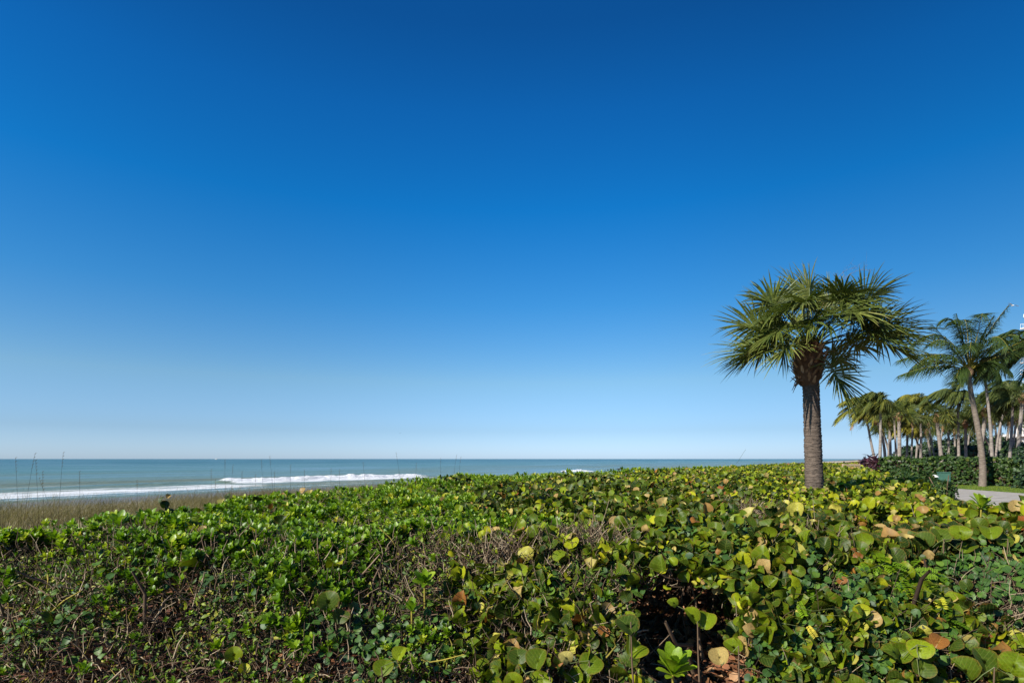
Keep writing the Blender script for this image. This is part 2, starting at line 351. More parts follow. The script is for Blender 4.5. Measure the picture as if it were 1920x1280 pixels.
fm = math_n(nt, 'MULTIPLY', math_n(nt, 'SUBTRACT', math_n(nt, 'ADD', foam.outputs['Fac'], math_n(nt, 'MULTIPLY', n3.outputs[0], 1.3)), 1.12), 5.0, clamp=True)
L(mixc(nt, fm, wc, (.70, .71, .71)), p.inputs['Base Color'])
L(math_n(nt, 'ADD', .32, math_n(nt, 'MULTIPLY', fm, .5)), p.inputs['Roughness'])
p.inputs['IOR'].default_value = 1.33; p.inputs['Specular IOR Level'].default_value = .28
bp = N(nt, 'ShaderNodeBump', i_Strength=.9, i_Distance=.5)
L(math_n(nt, 'ADD', math_n(nt, 'MULTIPLY', n2.outputs[0], .8), math_n(nt, 'MULTIPLY', n1.outputs[0], 1.5)), bp.inputs['Height']); L(bp.outputs[0], p.inputs['Normal'])
def breaker(s, t):
    """main breaking wave, height and foam"""
    tc_ = 80.5 - (s - 47) * .15 + 1.2 * (vnoise(s, 0 * s, 9, 2) - .5)
    on = np.clip((s - 46) / 3, 0, 1) * np.clip((89 - s) / 7, 0, 1)
    tc2 = 71 - (s - 140) * .3 + 1.5 * (vnoise(s, 0 * s, 9, 3) - .5)
    on2 = np.clip((s - 136) / 3, 0, 1) * np.clip((150 - s) / 4, 0, 1)
    return tc_, on, tc2, on2
def sea_h(s, t):
    tc_, on, tc2, on2 = breaker(s, t)
    d = t - tc_
    prof = np.exp(-(d / 1.6) ** 2 * np.where(d < 0, 2.2, .5))
    ripple = .55 * (vnoise(s, t, 1.6, 8) + vnoise(s, t, .7, 9) - 1) + .5 * (vnoise(s, 0 * s, 6, 15) - .5)
    swell = np.clip((120 - np.abs(s - 20)) / 120, 0, 1)
    h = prof * (.62 * on * (1 + ripple) + .33 * np.clip((47 - s) / 6, 0, 1) * np.clip((s - 22) / 14, 0, 1))
    h += np.exp(-((t - tc2) / 1.6) ** 2) * .45 * on2 * (1 + ripple)
    h += .10 * np.sin((t + 6 * vnoise(s, t, 40, 1)) * 2 * math.pi / 11) * np.clip((t - 84) / 10, 0, 1) * np.clip((190 - t) / 60, 0, 1)
    h += np.exp(-((t - 97 + s * .03) / 1.8) ** 2) * .22 * np.clip((75 - s) / 20, 0, 1)
    return np.where(t < 59, -.02, h)
def sea_foam(s, t):
    tc_, on, tc2, on2 = breaker(s, t); d = t - tc_
    f = on * np.where(d > 0, np.exp(-(d / 1.0) ** 2), np.clip(1 + d / 9, 0, 1) ** .7 * (.62 + .5 * vnoise(s, t * 2, 2.2, 16))) * 1.1
    f = np.maximum(f, on2 * np.exp(-((t - tc2 + 1) / 2.2) ** 2) * 1.2)
    left = np.clip((52 - s) / 10, 0, 1)                               # spilt foam on the swash, left of the breaker
    edge = 77.5 + 3.5 * vnoise(s, 0 * s, 16, 6)
    band = np.clip((edge - t) / 2, 0, 1) * np.clip((t - 61.5) / 4, 0, 1)
    f = np.maximum(f, band * (.38 + .44 * vnoise(s, t * 4, 9, 7) + .12 * vnoise(s, t * 2, 2.5, 14)) * (.5 + .5 * left))
    f = np.maximum(f, np.exp(-((t - 61 - 1.5 * vnoise(s, 0 * s, 7, 12)) / .7) ** 2) * .62)
    f = np.maximum(f, .62 * np.exp(-((t - 76.5 + .02 * s) / .8) ** 2) * np.clip((34 - s) / 5, 0, 1) * np.clip((s - 16) / 5, 0, 1))
    f = np.maximum(f, .60 * np.exp(-((t - 86 - 3 * vnoise(s, 0 * s, 14, 17)) / .7) ** 2) * (vnoise(s, 0 * s, 5, 18) > .45) * np.clip((45 - s) / 8, 0, 1))
    f = np.maximum(f, .55 * np.exp(-((t - 66 - 3 * vnoise(s, 0 * s, 11, 19)) / .8) ** 2) * vnoise(s, 0 * s, 4, 20) ** .5)
    return f
sea = link('sea', grid_mesh('sea', axis(-35, 200, .45, 60000), np.concatenate([np.arange(56, 100, .4), np.arange(100, 190, 1.5), 190 * 1.12 ** np.arange(1, 52)]), sea_h, sm, {'foam': sea_foam}))
# local x runs along the shore (s), local y seaward (t)
sea.matrix_world = Matrix(((US[0], NS[0], 0, 0), (US[1], NS[1], 0, 0), (0, 0, 1, SEA_Z), (0, 0, 0, 1)))
# s to the right of forward and t to the left would mirror the faces: keep the normals up
me = sea.data; me.flip_normals() if me.polygons[0].normal.z < 0 else None
tag(sea, 'teal sea with white surf breaking along the shore', kind='structure')

# ---------------------------------------------------------------- leaf templates
def disc_leaf(n, rings, notch=.16, fold=.18, cup=.12, wav=.05, elong=1.0, seed=0):
    r_ = np.random.default_rng(seed); th = np.linspace(0, 2 * math.pi, n, endpoint=False) - math.pi / 2
    rim = 1 - notch * np.exp(-((np.abs(((th + math.pi / 2 + math.pi) % (2 * math.pi)) - math.pi) / .3) ** 2))
    V = [[0, -.1, 0]]; wz = r_.normal(0, wav, n)
    for k in range(1, rings + 1):
        q = k / rings
        for i in range(n):
            x = math.cos(th[i]) * rim[i] * q * .5; y = math.sin(th[i]) * rim[i] * q * .5 * elong
            V.append([x, y, fold * abs(x) - cup * (y * 2) ** 2 * .5 + wz[i] * q * q])
    F = [[0, 1 + i, 1 + (i + 1) % n] for i in range(n)]
    for k in range(rings - 1):
        a, b = 1 + k * n, 1 + (k + 1) * n
        for i in range(n):
            j = (i + 1) % n; F += [[a + i, b + i, b + j], [a + i, b + j, a + j]]
    V = np.array(V); V[:, 1] += .5 * elong
    uv = np.stack([V[:, 0] + .5, V[:, 1] / elong], -1)
    return V, np.array(F), uv
def strip_leaf(ws, zs, fold=.2, L_=1.0):
    """obovate leaf: widths and heights along its length; 3 verts across"""
    V, F = [], []; K = len(ws)
    for k, (w, z) in enumerate(zip(ws, zs)):
        y = L_ * k / (K - 1); V += [[-w / 2, y, z + fold * w / 2], [0, y, z], [w / 2, y, z + fold * w / 2]]
    for k in range(K - 1):
        for j in (0, 1):
            a = k * 3 + j; F.append([a, a + 1, a + 4, a + 3])
    V = np.array(V); return V, np.array(F), np.stack([V[:, 0] / max(ws) + .5, V[:, 1] / L_], -1)
GR_HI = [disc_leaf(12, 2, .2, .45, .25, .06, 1.0, 1), disc_leaf(12, 2, .12, .15, .55, .07, .88, 2), disc_leaf(12, 2, .2, .85, .15, .05, 1.05, 3), disc_leaf(12, 2, .15, -.35, -.4, .08, .95, 4), disc_leaf(12, 2, .15, .3, -.5, .08, .8, 5)]
GR_LO = [disc_leaf(7, 1, .15, .25, .1, .05, 1.0, 1), disc_leaf(7, 1, .1, .0, .3, .08, .9, 2), disc_leaf(6, 1, .15, .5, 0, .05, 1.0, 3)]
HEART = [disc_leaf(9, 1, .35, .3, .2, .04, 1.15, 5), disc_leaf(9, 1, .35, .1, .35, .05, 1.1, 6)]
OVATE = [strip_leaf([.06, .42, .5, .34, .04], [0, .03, .03, -.02, -.1]), strip_leaf([.05, .3, .42, .3, .04], [0, .06, .08, .05, -.04])]
SMALL = [strip_leaf([.1, .5, .04], [0, .05, 0], .2)]
def to_tri(t):
    V, F, U = t
    if F.shape[1] == 4: F = np.concatenate([F[:, :3], F[:, [0, 2, 3]]])
    return V, F, U
NLEAF = strip_leaf([.10, .16, .30, .40, .36, .12], [0, .02, .03, .02, -.02, -.08], .25)
NLEAF2 = strip_leaf([.10, .20, .38, .40, .2], [0, .05, .10, .10, .04], .15)
def rosette(n, seed, simple=False):
    r_ = np.random.default_rng(seed); parts = []
    for i in range(n):
        a = i * 2.4 + r_.normal(0, .2); q = i / n; elv = rad(72 - 62 * q + r_.normal(0, 6)); ln = (.62 + .4 * math.sin(math.pi * min(1, q + .25))) * r_.uniform(.85, 1.1)
        V, F, U = (to_tri(SMALL[0]) if simple else to_tri((NLEAF, NLEAF2)[i % 2]))
        if simple: V = V * np.array([.85, 1, 1])
        d = np.array([math.cos(a) * math.cos(elv), math.sin(a) * math.cos(elv), math.sin(elv)])
        up = np.array([-math.cos(a) * math.sin(elv), -math.sin(a) * math.sin(elv), math.cos(elv)])
        Rm = basis(up[None], d[None])[0]
        parts.append(((V * ln) @ Rm.T + np.array([0, 0, -.12 * q]), F, U))
    V, F = joinVF([(v, f) for v, f, u in parts]); return V, F, np.concatenate([u for _, _, u in parts])
ROS_HI = [rosette(12, 1), rosette(11, 2), rosette(13, 3)]
ROS_LO = [rosette(9, 4, True), rosette(8, 5, True)]

# ---------------------------------------------------------------- the planting: one height field for the thickets
SB, TB = [-4, 2.2, 4.8, 12.3, 27.4, 83.7, 120], [7.2, 7.6, 9.0, 11.3, 12.8, 8, 4]
YR, XR = [3, 4.5, 7.5, 10, 11.5, 16.6, 37, 75, 90], [5.4, 5.9, 6.85, 8.2, 9, 11.5, 23.6, 50, 62]
def front_y(X): return 3.75 + .55 * (vnoise(X, 0 * X, .9, 21) - .5) + .12 * np.clip(X - 1, 0, 3)
def run_of(X): return np.interp(X, [-7, -1, .6, 5], [1.75, 1.6, 1.15, 1.2])
def top_z(X, Y):
    t, s = ts(X, Y)
    b = 1.05 + .20 * (vnoise(X, Y, 1.9, 31) - .5) + .16 * (vnoise(X, Y, .8, 32) - .5) + .08 * (vnoise(X, Y, .3, 33) - .5)
    b = b - .08 * np.clip((t - 2.5) / 2, 0, 1) * np.clip((14 - Y) / 5, 0, 1) + .10 * (vnoise(X, Y, .55, 37) - .5)
    b = b + .22 * (vnoise(X, Y, .75, 38) - .55) * np.clip((t < 3.5) * 1., 0, 1)
    b = b + .16 * (vnoise(X, Y, 7, 34) - .5) * np.clip((Y - 8) / 8, 0, 1)
    e = np.clip((Y - front_y(X)) / run_of(X), 0, 1); f = 1 - (1 - e) ** 2.0
    d1 = np.clip((np.interp(s, SB, TB) + .5 * (vnoise(s, 0 * s, 1.5, 35) - .5) - t) / .7, 0, 1)
    d2 = np.clip((np.interp(Y, YR, XR) + .8 * (vnoise(0 * Y, Y, 2.0, 36) - .5) - X) / .6, 0, 1)
    k = f * (1 - (1 - d1) ** 2) * (1 - (1 - d2) ** 2)
    return b * k
def zone_n(X, Y):           # naupaka against sea grape
    t, s = ts(X, Y); D = Y
    lim = np.minimum(3.35 + .45 * (D - 5), 8.0) + 2.6 * (vnoise(X, Y, 1.6, 41) - .5) + 2.2 * (vnoise(X, Y, 5, 42) - .5)
    lim = np.where(D > 16, lim + 1.5 * (vnoise(X, Y, 3, 43) - .3), lim)
    return t > lim
def hole(X, Y, Z):          # the opening under the canopy where the mulch shows
    cx = 1.33 + .10 * (Y - 4.4)
    return (X - cx < .36 + .1 * (Y - 4)) & (X - cx > -.36 - .1 * (Y - 4)) & (Z < .74 - .12 * (Y - 4.4)) & (Y < 7.6)
BARE = [(.80, 5.05, .40, .28), (2.9, 5.3, .28, .22), (4.0, 4.7, .3, .25), (-.2, 4.9, .35, .25), (3.4, 7.6, .5, .4)]     # patches where only bare branches show
def bare(X, Y):
    m = np.zeros(np.shape(X), bool)
    for cx, cy, rx, ry in BARE: m |= ((X - cx) / rx) ** 2 + ((Y - cy) / ry) ** 2 < .6 + .8 * vnoise(X, Y, .2, 55)
    return m
def inside(X, Y):
    return top_z(X, Y) > .06
def samp(n, y0, y1, margin=1.12):
    """points spread over the plan of the thicket in the camera's wedge (and a step beyond)"""
    Y = np.sqrt(RNG.uniform(y0 ** 2, y1 ** 2, n * 3)); X = RNG.uniform(-1, 1, len(Y)) * (Y * .9 * margin + .9)
    m = inside(X, Y); X, Y = X[m], Y[m]
    return X[:n], Y[:n]
def surf_normal(X, Y, e=.12):
    return norm(np.stack([top_z(X - e, Y) - top_z(X + e, Y), top_z(X, Y - e) - top_z(X, Y + e), np.full(len(X), 2 * e)], -1))
UP = np.array([0, 0, 1.]); VIEW = np.array([0, -1., .25])
all_pts = []       # for the picture-side depth test: (points, leaf id)
def face_bias(X, Y, k):   # extra samples on the steep front
    return (Y - front_y(X) < run_of(X) * .75)
def proj(P):
    return 960 + FPX * P[..., 0] / P[..., 1], 860 - FPX * (P[..., 2] - EYE) / P[..., 1]

def grape_layer(n, y0, y1, size, depth, extra_front=0):
    X, Y = samp(n, y0, y1)
    if extra_front:
        X2 = RNG.uniform(-5.6, 5.6, extra_front); Y2 = front_y(X2) + RNG.uniform(0, 1, extra_front) ** 1.3 * run_of(X2)
        m = inside(X2, Y2); X = np.concatenate([X, X2[m]]); Y = np.concatenate([Y, Y2[m]])
    z = top_z(X, Y) - RNG.exponential(depth, len(X)) + .04
    e_ = (Y - front_y(X)) / run_of(X); gap = vnoise(X, Y + z * .8, .42, 54) < np.where(Y < 9, .42, .30) + .08 * (z < .8)
    m = (~zone_n(X, Y) | (RNG.random(len(X)) < np.where(e_ < 1, .012, .05))) & (z > .05) & ~hole(X, Y, z) & (~gap | (RNG.random(len(X)) < .12)) & (~bare(X, Y) | (RNG.random(len(X)) < .12)); X, Y, z = X[m], Y[m], z[m]
    n = len(X); nrm = surf_normal(X, Y) * .35 + SUN * .40 + UP * .15 + RNG.normal(0, .75, (n, 3))
    clump = vnoise(X, Y, .5, 51); R = basis(nrm, RNG.normal(0, .5, (n, 3)) + UP * .9)
    sc = size * (.45 + 1.05 * RNG.random(n) ** 1.4) * (.8 + .4 * clump)
    # colour: dark to yellow green by patches, some pale, orange and red
    tn = .12 + .44 * vnoise(X, Y, 1.7, 52) + RNG.normal(0, .22, n) + .05 * np.clip((Y - 6) / 10, 0, 1)
    tn = np.clip(tn, .0, .78); k = RNG.random(n); old = .04 + .08 * vnoise(X, Y, 2.5, 53) + .02 * np.clip((Y - 6) / 8, 0, 1)
    tn = np.where(k < old, RNG.uniform(.78, .92, n), tn); tn = np.where(k > .978, RNG.uniform(.9, 1, n), tn)
    return np.stack([X, Y, z], -1), R, sc, tn
def naupaka_layer(n, y0, y1, size, depth, front=0):
    X, Y = samp(n, y0, y1)
    if front:
        X2 = RNG.uniform(-6.5, 1, front); Y2 = front_y(X2) + (1 - RNG.uniform(0, 1, front) ** 2.6) * run_of(X2)
        m = inside(X2, Y2); X = np.concatenate([X, X2[m]]); Y = np.concatenate([Y, Y2[m]])
    # the clipped face is mostly bare wood: keep few rosettes low on it
    e = (Y - front_y(X)) / run_of(X)
    m = (zone_n(X, Y) | (RNG.random(len(X)) < .02)) & (RNG.random(len(X)) < np.clip((e - .42 + 1.5 * (vnoise(X, Y * 1.4, .75, 61) - .42)) / .45, .15, 1)) & ((vnoise(X, Y, .38, 63) > .30) | (e > 3.5)); X, Y = X[m], Y[m]
    n = len(X); z = top_z(X, Y) - RNG.exponential(depth, n) + .05
    m = ~hole(X, Y, z); X, Y, z = X[m], Y[m], z[m]; n = len(X)
    nrm = surf_normal(X, Y) * .3 + UP * .7 + SUN * .35 + VIEW * .1 + RNG.normal(0, .28, (n, 3))
    R = basis(nrm, RNG.normal(0, 1, (n, 3)))
    sc = size * (.5 + .95 * RNG.random(n) ** 1.5) * (.75 + .5 * vnoise(X, Y, .9, 64)) * np.where((Y - front_y(X)) / run_of(X) < .7, .75, 1); tn = np.clip(.56 + RNG.normal(0, .2, n) + .3 * (vnoise(X, Y, 1.3, 62) - .5), 0, .88)
    tn = np.where(RNG.random(n) < .03, RNG.uniform(.88, 1, n), tn)
    return np.stack([X, Y, z], -1), R, sc, tn

# --- generate
gN = grape_layer(36000, 3.7, 9, .103, .15, 15000)
gM = grape_layer(44000, 9, 19, .105, .12)
gF = grape_layer(34000, 19, 42, .13, .08)
gX = grape_layer(40000, 42, 84, .17, .08)
nN = naupaka_layer(9500, 3.7, 10, .085, .07, 6000)
nM = naupaka_layer(10000, 10, 20, .095, .05)
nF = naupaka_layer(12000, 20, 84, .17, .05)

# --- which leaves show: small depth buffer from the photograph's viewpoint
zb = np.full((340, 480), 1e9)
def splat(P):
    u, v = proj(P); iu = (u / 4).astype(int); iv = (v / 4).astype(int); ok = (iu >= 0) & (iu < 480) & (iv >= 0) & (iv < 340)
    np.minimum.at(zb, (iv[ok], iu[ok]), P[..., 1][ok])
for (P, R, sc, tn), T in ((gN, GR_HI[0]), (nN, ROS_HI[0])):
    tv = T[0][::1]
    for k in range(0, len(tv), 1 if len(tv) < 40 else 3): splat(np.einsum('nij,j->ni', R, tv[k]) * sc[:, None] + P)
def visible(P, R, sc, cen):
    c = np.einsum('nij,j->ni', R, cen) * sc[:, None] + P; u, v = proj(c)
    iu = np.clip((u / 4).astype(int), 0, 479); iv = np.clip((v / 4).astype(int), 0, 339)
    return (u > 4) & (u < 1916) & (v < 1275) & (c[:, 1] <= zb[iv, iu] + .05)
def pick(layer, cen, k=300):
    P, R, sc, tn = layer; vis = visible(P, R, sc, np.array(cen)); facing = np.abs((R[:, :, 2] * norm(np.array([0, 0, EYE]) - P)).sum(-1))
    score = np.where(vis, sc / P[:, 1] * (.4 + facing), -1); sel = np.zeros(len(P), bool); sel[np.argsort(-score)[:k]] = True
    return sel
def split_layer(parent, name, layer, temps, cen, mat, stuffname, k=300):
    P, R, sc, tn = layer; sel = pick(layer, cen, k); ti = RNG.integers(0, len(temps), len(P)); cache = {}
    for i in np.nonzero(sel)[0]:
        b = int(tn[i] * 13.99); key = (ti[i], b)
        if key not in cache:
            V, F, U = temps[ti[i]]; cache[key] = mesh_np(name, V, F, mat, np.full(len(V), (b + .5) / 14), U)
        o = bpy.data.objects.new(name, cache[key]); C.objects.link(o); o.parent = parent
        m = Matrix(R[i].tolist()).to_4x4() @ Matrix.Scale(float(sc[i]), 4); m.translation = Vector(P[i]); o.matrix_local = m
    s = ~sel
    o = joined(stuffname, temps, ti[s], P[s], R[s], sc[s], tn[s], mat, parent); o['kind'] = 'stuff'
    return o
def stuff_layer(parent, name, layer, temps, mat):
    P, R, sc, tn = layer; o = joined(name, temps, RNG.integers(0, len(temps), len(P)), P, R, sc, tn, mat, parent); o['kind'] = 'stuff'; return o

hedge = thing('sea_grape_thicket', (0, 0, 0), 'wide thicket of round-leaved sea grape, yellow green and rust leaves, around the big palm', 'thicket')
split_layer(hedge, 'leaf', gN, GR_HI, (0, .4, 0), M['grape'], 'near_foliage')
stuff_layer(hedge, 'middle_foliage', gM, GR_LO, M['grape'])
stuff_layer(hedge, 'distant_foliage', tuple(np.concatenate([a, b]) for a, b in zip(gF, gX)), GR_LO, M['grape'])
nau = thing('naupaka_hedge', (0, 0, 0), 'bright green glossy beach shrubs along the sea side of the thicket, by the dune grass', 'shrubs')
split_layer(nau, 'leaf_rosette', nN, ROS_HI, (0, 0, .4), M['naupaka'], 'near_foliage')
stuff_layer(nau, 'middle_foliage', tuple(np.concatenate([a, b]) for a, b in zip(nM, nF)), ROS_LO, M['naupaka'])

# --- small leaves between the big ones (creepers and seedlings) on front face and top
def small_layer(n, front, fn=None):
    X, Y = samp(n, 3.7, 8.5); X2 = RNG.uniform(-6, 5.6, front); Y2 = front_y(X2) + RNG.uniform(0, 1, front) * run_of(X2)
    m = inside(X2, Y2); X = np.concatenate([X, X2[m]]); Y = np.concatenate([Y, Y2[m]])
    z = top_z(X, Y) - RNG.exponential(.12, len(X)) + .01
    m = (z > .03) & ~hole(X, Y, z) & (vnoise(X, Y + z, .45, 71) > .40) & ((X < .9) | (RNG.random(len(X)) < .35)); X, Y, z = X[m], Y[m], z[m]; n = len(X)
    nrm = surf_normal(X, Y) * .5 + SUN * .5 + RNG.normal(0, .6, (n, 3))
    return np.stack([X, Y, z], -1), basis(nrm, RNG.normal(0, 1, (n, 3))), RNG.uniform(.022, .062, n), np.clip(RNG.normal(.60, .28, n), 0, 1)
sm_l = small_layer(14000, 36000)
o = stuff_layer(None, 'undergrowth', sm_l, [to_tri(t) for t in OVATE], M['small']); tag(o, 'small-leaved green undergrowth scattered through the front of the thicket', 'undergrowth', kind='stuff')

# --- wood: clipped stems and twigs on the face, grey branches under the canopy
def twigs(n, P0, D0, Ln, r0, curl=.25, K=4):
    u = np.linspace(0, 1, K)[None, :, None]; bend = RNG.normal(0, curl, (n, 1, 3))
    P = P0[:, None] + norm(D0)[:, None] * Ln[:, None, None] * u + bend * Ln[:, None, None] * u ** 2 + np.concatenate([np.zeros((n, 1, 3)), RNG.normal(0, .04, (n, K - 1, 3)) * Ln[:, None, None]], 1)
    P[..., 2] = np.maximum(P[..., 2], .01)
    return P, r0[:, None] * np.linspace(1, .45, K)[None]
def wood(name, P, r, mat, parent, tint=None, sides=4):
    V, F = tubes(P, r, sides); t = np.repeat(RNG.uniform(0, 1, len(P)) if tint is None else tint, P.shape[1] * sides)
    o = link(name, mesh_np(name, V, F, mat, t), parent); o['kind'] = 'stuff'; return o
def face_twigs(n, x0, x1, lo, hi, ln, rr, emax=.85):
    X = RNG.uniform(x0, x1, n); Y = front_y(X) + RNG.uniform(.05, emax, n) * run_of(X)
    z = top_z(X, Y) - RNG.uniform(lo, hi, n); m = (z > .02) & ~hole(X, Y, z); X, Y, z = X[m], Y[m], z[m]; n = len(X)
    D0 = UP * .8 + np.array([0, -.25, 0]) + RNG.normal(0, .6, (n, 3))
    L1 = RNG.uniform(.3, 1, n) * ln
    return twigs(n, np.stack([X, Y, z], -1), D0, L1, RNG.uniform(.35, 1, n) * rr)
P, r = face_twigs(15500, -6.3, .9, -.02, .22, .17, .0062, 1.2); wood('twigs', P, r, M['twig'], nau, RNG.uniform(0, 1, len(P)) ** 1.3, 3)
P, r = face_twigs(700, -6.3, .9, .02, .30, .26, .012); wood('branches', P, r, M['twig'], nau, RNG.uniform(.3, 1, len(P)))
P, r = face_twigs(320, -5.5, 1.2, .02, .30, .26, .010); wood('yellow_stems', P, r, M['ystem'], nau)
P, r = face_twigs(4200, .6, 5.8, .10, .4, .24, .006); wood('twigs', P, r, M['twig'], hedge, None, 3)
n = 2600; X, Y = samp(n, 4.3, 12); n = len(X); z = top_z(X, Y) - RNG.uniform(.18, .6, n); m = ~hole(X, Y, z); X, Y, z = X[m], Y[m], z[m]; n = len(X)
P, r = twigs(n, np.stack([X, Y, np.maximum(z, .02)], -1), RNG.normal(0, .6, (n, 3)) + UP * .3, RNG.uniform(.12, .36, n), RNG.uniform(.003, .008, n)); wood('branchlets', P, r, M['twig'], hedge, None, 3)
for cx, cy, rx, ry in BARE:
    n = int(1500 * rx * ry / .1); X = cx + RNG.normal(0, rx * .6, n); Y = cy + RNG.normal(0, ry * .6, n); z = top_z(X, Y) - RNG.uniform(.06, .35, n); m = (z > .02) & ~hole(X, Y, z); X, Y, z = X[m], Y[m], z[m]; n = len(X)
    P, r = twigs(n, np.stack([X, Y, z], -1), UP * .5 + RNG.normal(0, .7, (n, 3)), RNG.uniform(.06, .24, n), RNG.uniform(.0018, .006, n), .45, 5); wood('branchlets', P, r, M['twig'], hedge, RNG.uniform(.3, 1, n), 3)
n = 320; X, Y = samp(n, 4.5, 11); n = len(X)
P, r = twigs(n, np.stack([X, Y, np.zeros(n)], -1), RNG.normal(0, .45, (n, 3)) * np.array([1, 1, 0]) + UP, RNG.uniform(.55, .95, n), RNG.uniform(.010, .026, n), .15, 5); P[..., 2] = np.minimum(P[..., 2], .9)
wood('stems', P, r, M['twig'], hedge, RNG.uniform(.0, .6, n), 6)
# leaves deep inside, tinted dark to paint the shade in the gaps
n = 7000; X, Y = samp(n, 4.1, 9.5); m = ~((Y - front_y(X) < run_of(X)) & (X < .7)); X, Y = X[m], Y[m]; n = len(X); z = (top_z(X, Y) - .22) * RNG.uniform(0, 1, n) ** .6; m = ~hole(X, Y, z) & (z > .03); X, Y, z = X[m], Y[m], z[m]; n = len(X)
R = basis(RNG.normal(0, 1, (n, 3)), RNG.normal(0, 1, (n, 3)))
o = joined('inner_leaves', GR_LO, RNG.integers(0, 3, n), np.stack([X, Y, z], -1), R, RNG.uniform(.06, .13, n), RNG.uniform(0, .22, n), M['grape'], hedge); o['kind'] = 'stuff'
# fallen leaves
n = 9000; X = np.where(np.arange(n) < 3000, RNG.uniform(.6, 2.4, n), RNG.uniform(-5.5, 6, n)); Y = np.where(np.arange(n) < 3000, RNG.uniform(3.6, 7.6, n), RNG.uniform(3.2, 9.5, n))
R = basis(UP + RNG.normal(0, .42, (n, 3)), RNG.normal(0, 1, (n, 3)))
o = joined('leaf_litter', GR_LO, RNG.integers(0, 3, n), np.stack([X, Y, RNG.uniform(.01, .05, n)], -1), R, RNG.uniform(.04, .11, n), RNG.uniform(0, 1, n), M['litter'])
tag(o, 'reddish brown fallen leaves on the ground under the thicket', 'leaf litter', kind='stuff')

n = 420; Q, r_ = twigs(n, np.stack([RNG.uniform(.7, 2.3, n), RNG.uniform(3.9, 7.2, n), RNG.uniform(.015, .06, n)], -1), RNG.normal(0, 1, (n, 3)) * np.array([1, 1, .12]), RNG.uniform(.08, .4, n), RNG.uniform(.002, .006, n), .3, 5)
wood('fallen_twigs', Q, r_, M['twig'], hedge, None, 4)
n = 26; Q, r_ = twigs(n, np.stack([RNG.uniform(.95, 2.0, n), RNG.uniform(4.9, 7.4, n), np.zeros(n)], -1), RNG.normal(0, .3, (n, 3)) + UP, RNG.uniform(.5, .8, n), RNG.uniform(.008, .02, n), .2, 6); wood('stems', Q, r_, M['twig'], hedge, RNG.uniform(.1, .6, n), 6)
# --- creeping vines in patches on the front
def at(px, py, D): return np.array([(px - 960) / FPX * D, D, EYE - (py - 860) / FPX * D])
def vine_patch(px, py, D, rx, ry, n, label, temps=HEART, mat='vine', size=.055, name='morning_glory_vine', cat='vine', lift=.05):
    c = at(px, py, D); th = thing(name, (float(c[0]), float(c[1]), 0.0), label, cat)
    X = c[0] + RNG.normal(0, rx / 2, n); Y = c[1] + RNG.normal(0, ry / 2, n); z = top_z(X, Y) + lift - RNG.exponential(.05, n)
    m = (top_z(X, Y) > .12) & ~hole(X, Y, z) & (vnoise(X, Y, .25, 81) > .3); X, Y, z = X[m], Y[m], z[m]; n = len(X)
    nrm = surf_normal(X, Y) * .7 + SUN * .4 + RNG.normal(0, .35, (n, 3)); R = basis(nrm, np.array([0, -.4, -.7]) + RNG.normal(0, .5, (n, 3)))
    sc = size * RNG.uniform(.6, 1.3, n); tn = np.clip(RNG.normal(.5, .22, n), 0, 1)
    P = np.stack([X, Y, z], -1) - np.array([c[0], c[1], 0]); k = min(60, n // 4) if n > 40 else 0
    order = np.argsort(-(sc / Y + RNG.uniform(0, .003, n)) * (P[:, 1] + c[1] < c[1] + .3)); sel = order[:k]; rest = order[k:]
    ti = RNG.integers(0, len(temps), n); cache = {}
    for i in sel:
        key = (ti[i], int(tn[i] * 5.99))
        if key not in cache: V, F, U = temps[ti[i]]; cache[key] = mesh_np('leaf', V, F, M[mat], np.full(len(V), (key[1] + .5) / 6), U)
        o = bpy.data.objects.new('leaf', cache[key]); C.objects.link(o); o.parent = th
        mm = Matrix(R[i].tolist()).to_4x4() @ Matrix.Scale(float(sc[i]), 4); mm.translation = Vector(P[i]); o.matrix_local = mm
    o = joined('foliage', temps, ti[rest], P[rest], R[rest], sc[rest], tn[rest], M[mat], th); o['kind'] = 'stuff'
    k = max(6, n // 30); i = RNG.integers(0, n, k)
    Pt, r = twigs(k, P[i], RNG.normal(0, 1, (k, 3)) * np.array([1, 1, .4]), RNG.uniform(.2, .5, k), np.full(k, .0022), .4, 5); wood('runners', Pt, r, M['petiole'], th, None, 3)
    return th
vine_patch(1400, 1060, 4.9, .75, .35, 900, 'blue-green heart-leaved vine draped over the thicket just right of the mulch opening')
vine_patch(1600, 1150, 4.45, .9, .35, 520, 'heart-leaved vine spread across the front below the ferny sprays')
vine_patch(1500, 1245, 4.1, .9, .3, 520, 'low heart-leaved vine at the bottom edge, right of the big glossy rosette')
vine_patch(1840, 1050, 4.9, .5, .4, 420, 'small heart-leaved vine among large sea grape leaves near the right edge')
vine_patch(1740, 1240, 4.15, .5, .25, 200, 'heart-leaved vine in the bottom right corner under big folded leaves')
vine_patch(270, 1060, 4.9, .5, .4, 90, 'pale grey-green vine leaves on the bare clipped twigs, left of centre', size=.062)
vine_patch(700, 1180, 4.3, .7, .3, 260, 'heart-leaved vine hanging below the yellow stems left of centre')
vine_patch(460, 1080, 4.7, .6, .4, 100, 'thin scatter of grey-green vine leaves over the clipped hedge face', size=.058)
vine_patch(90, 1200, 4.2, .5, .3, 110, 'vine with angular leaves in the shaded bottom left corner', size=.055)
vine_patch(1000, 1170, 4.35, .8, .35, 200, 'heart-leaved vine between curled sea grape leaves at bottom centre')
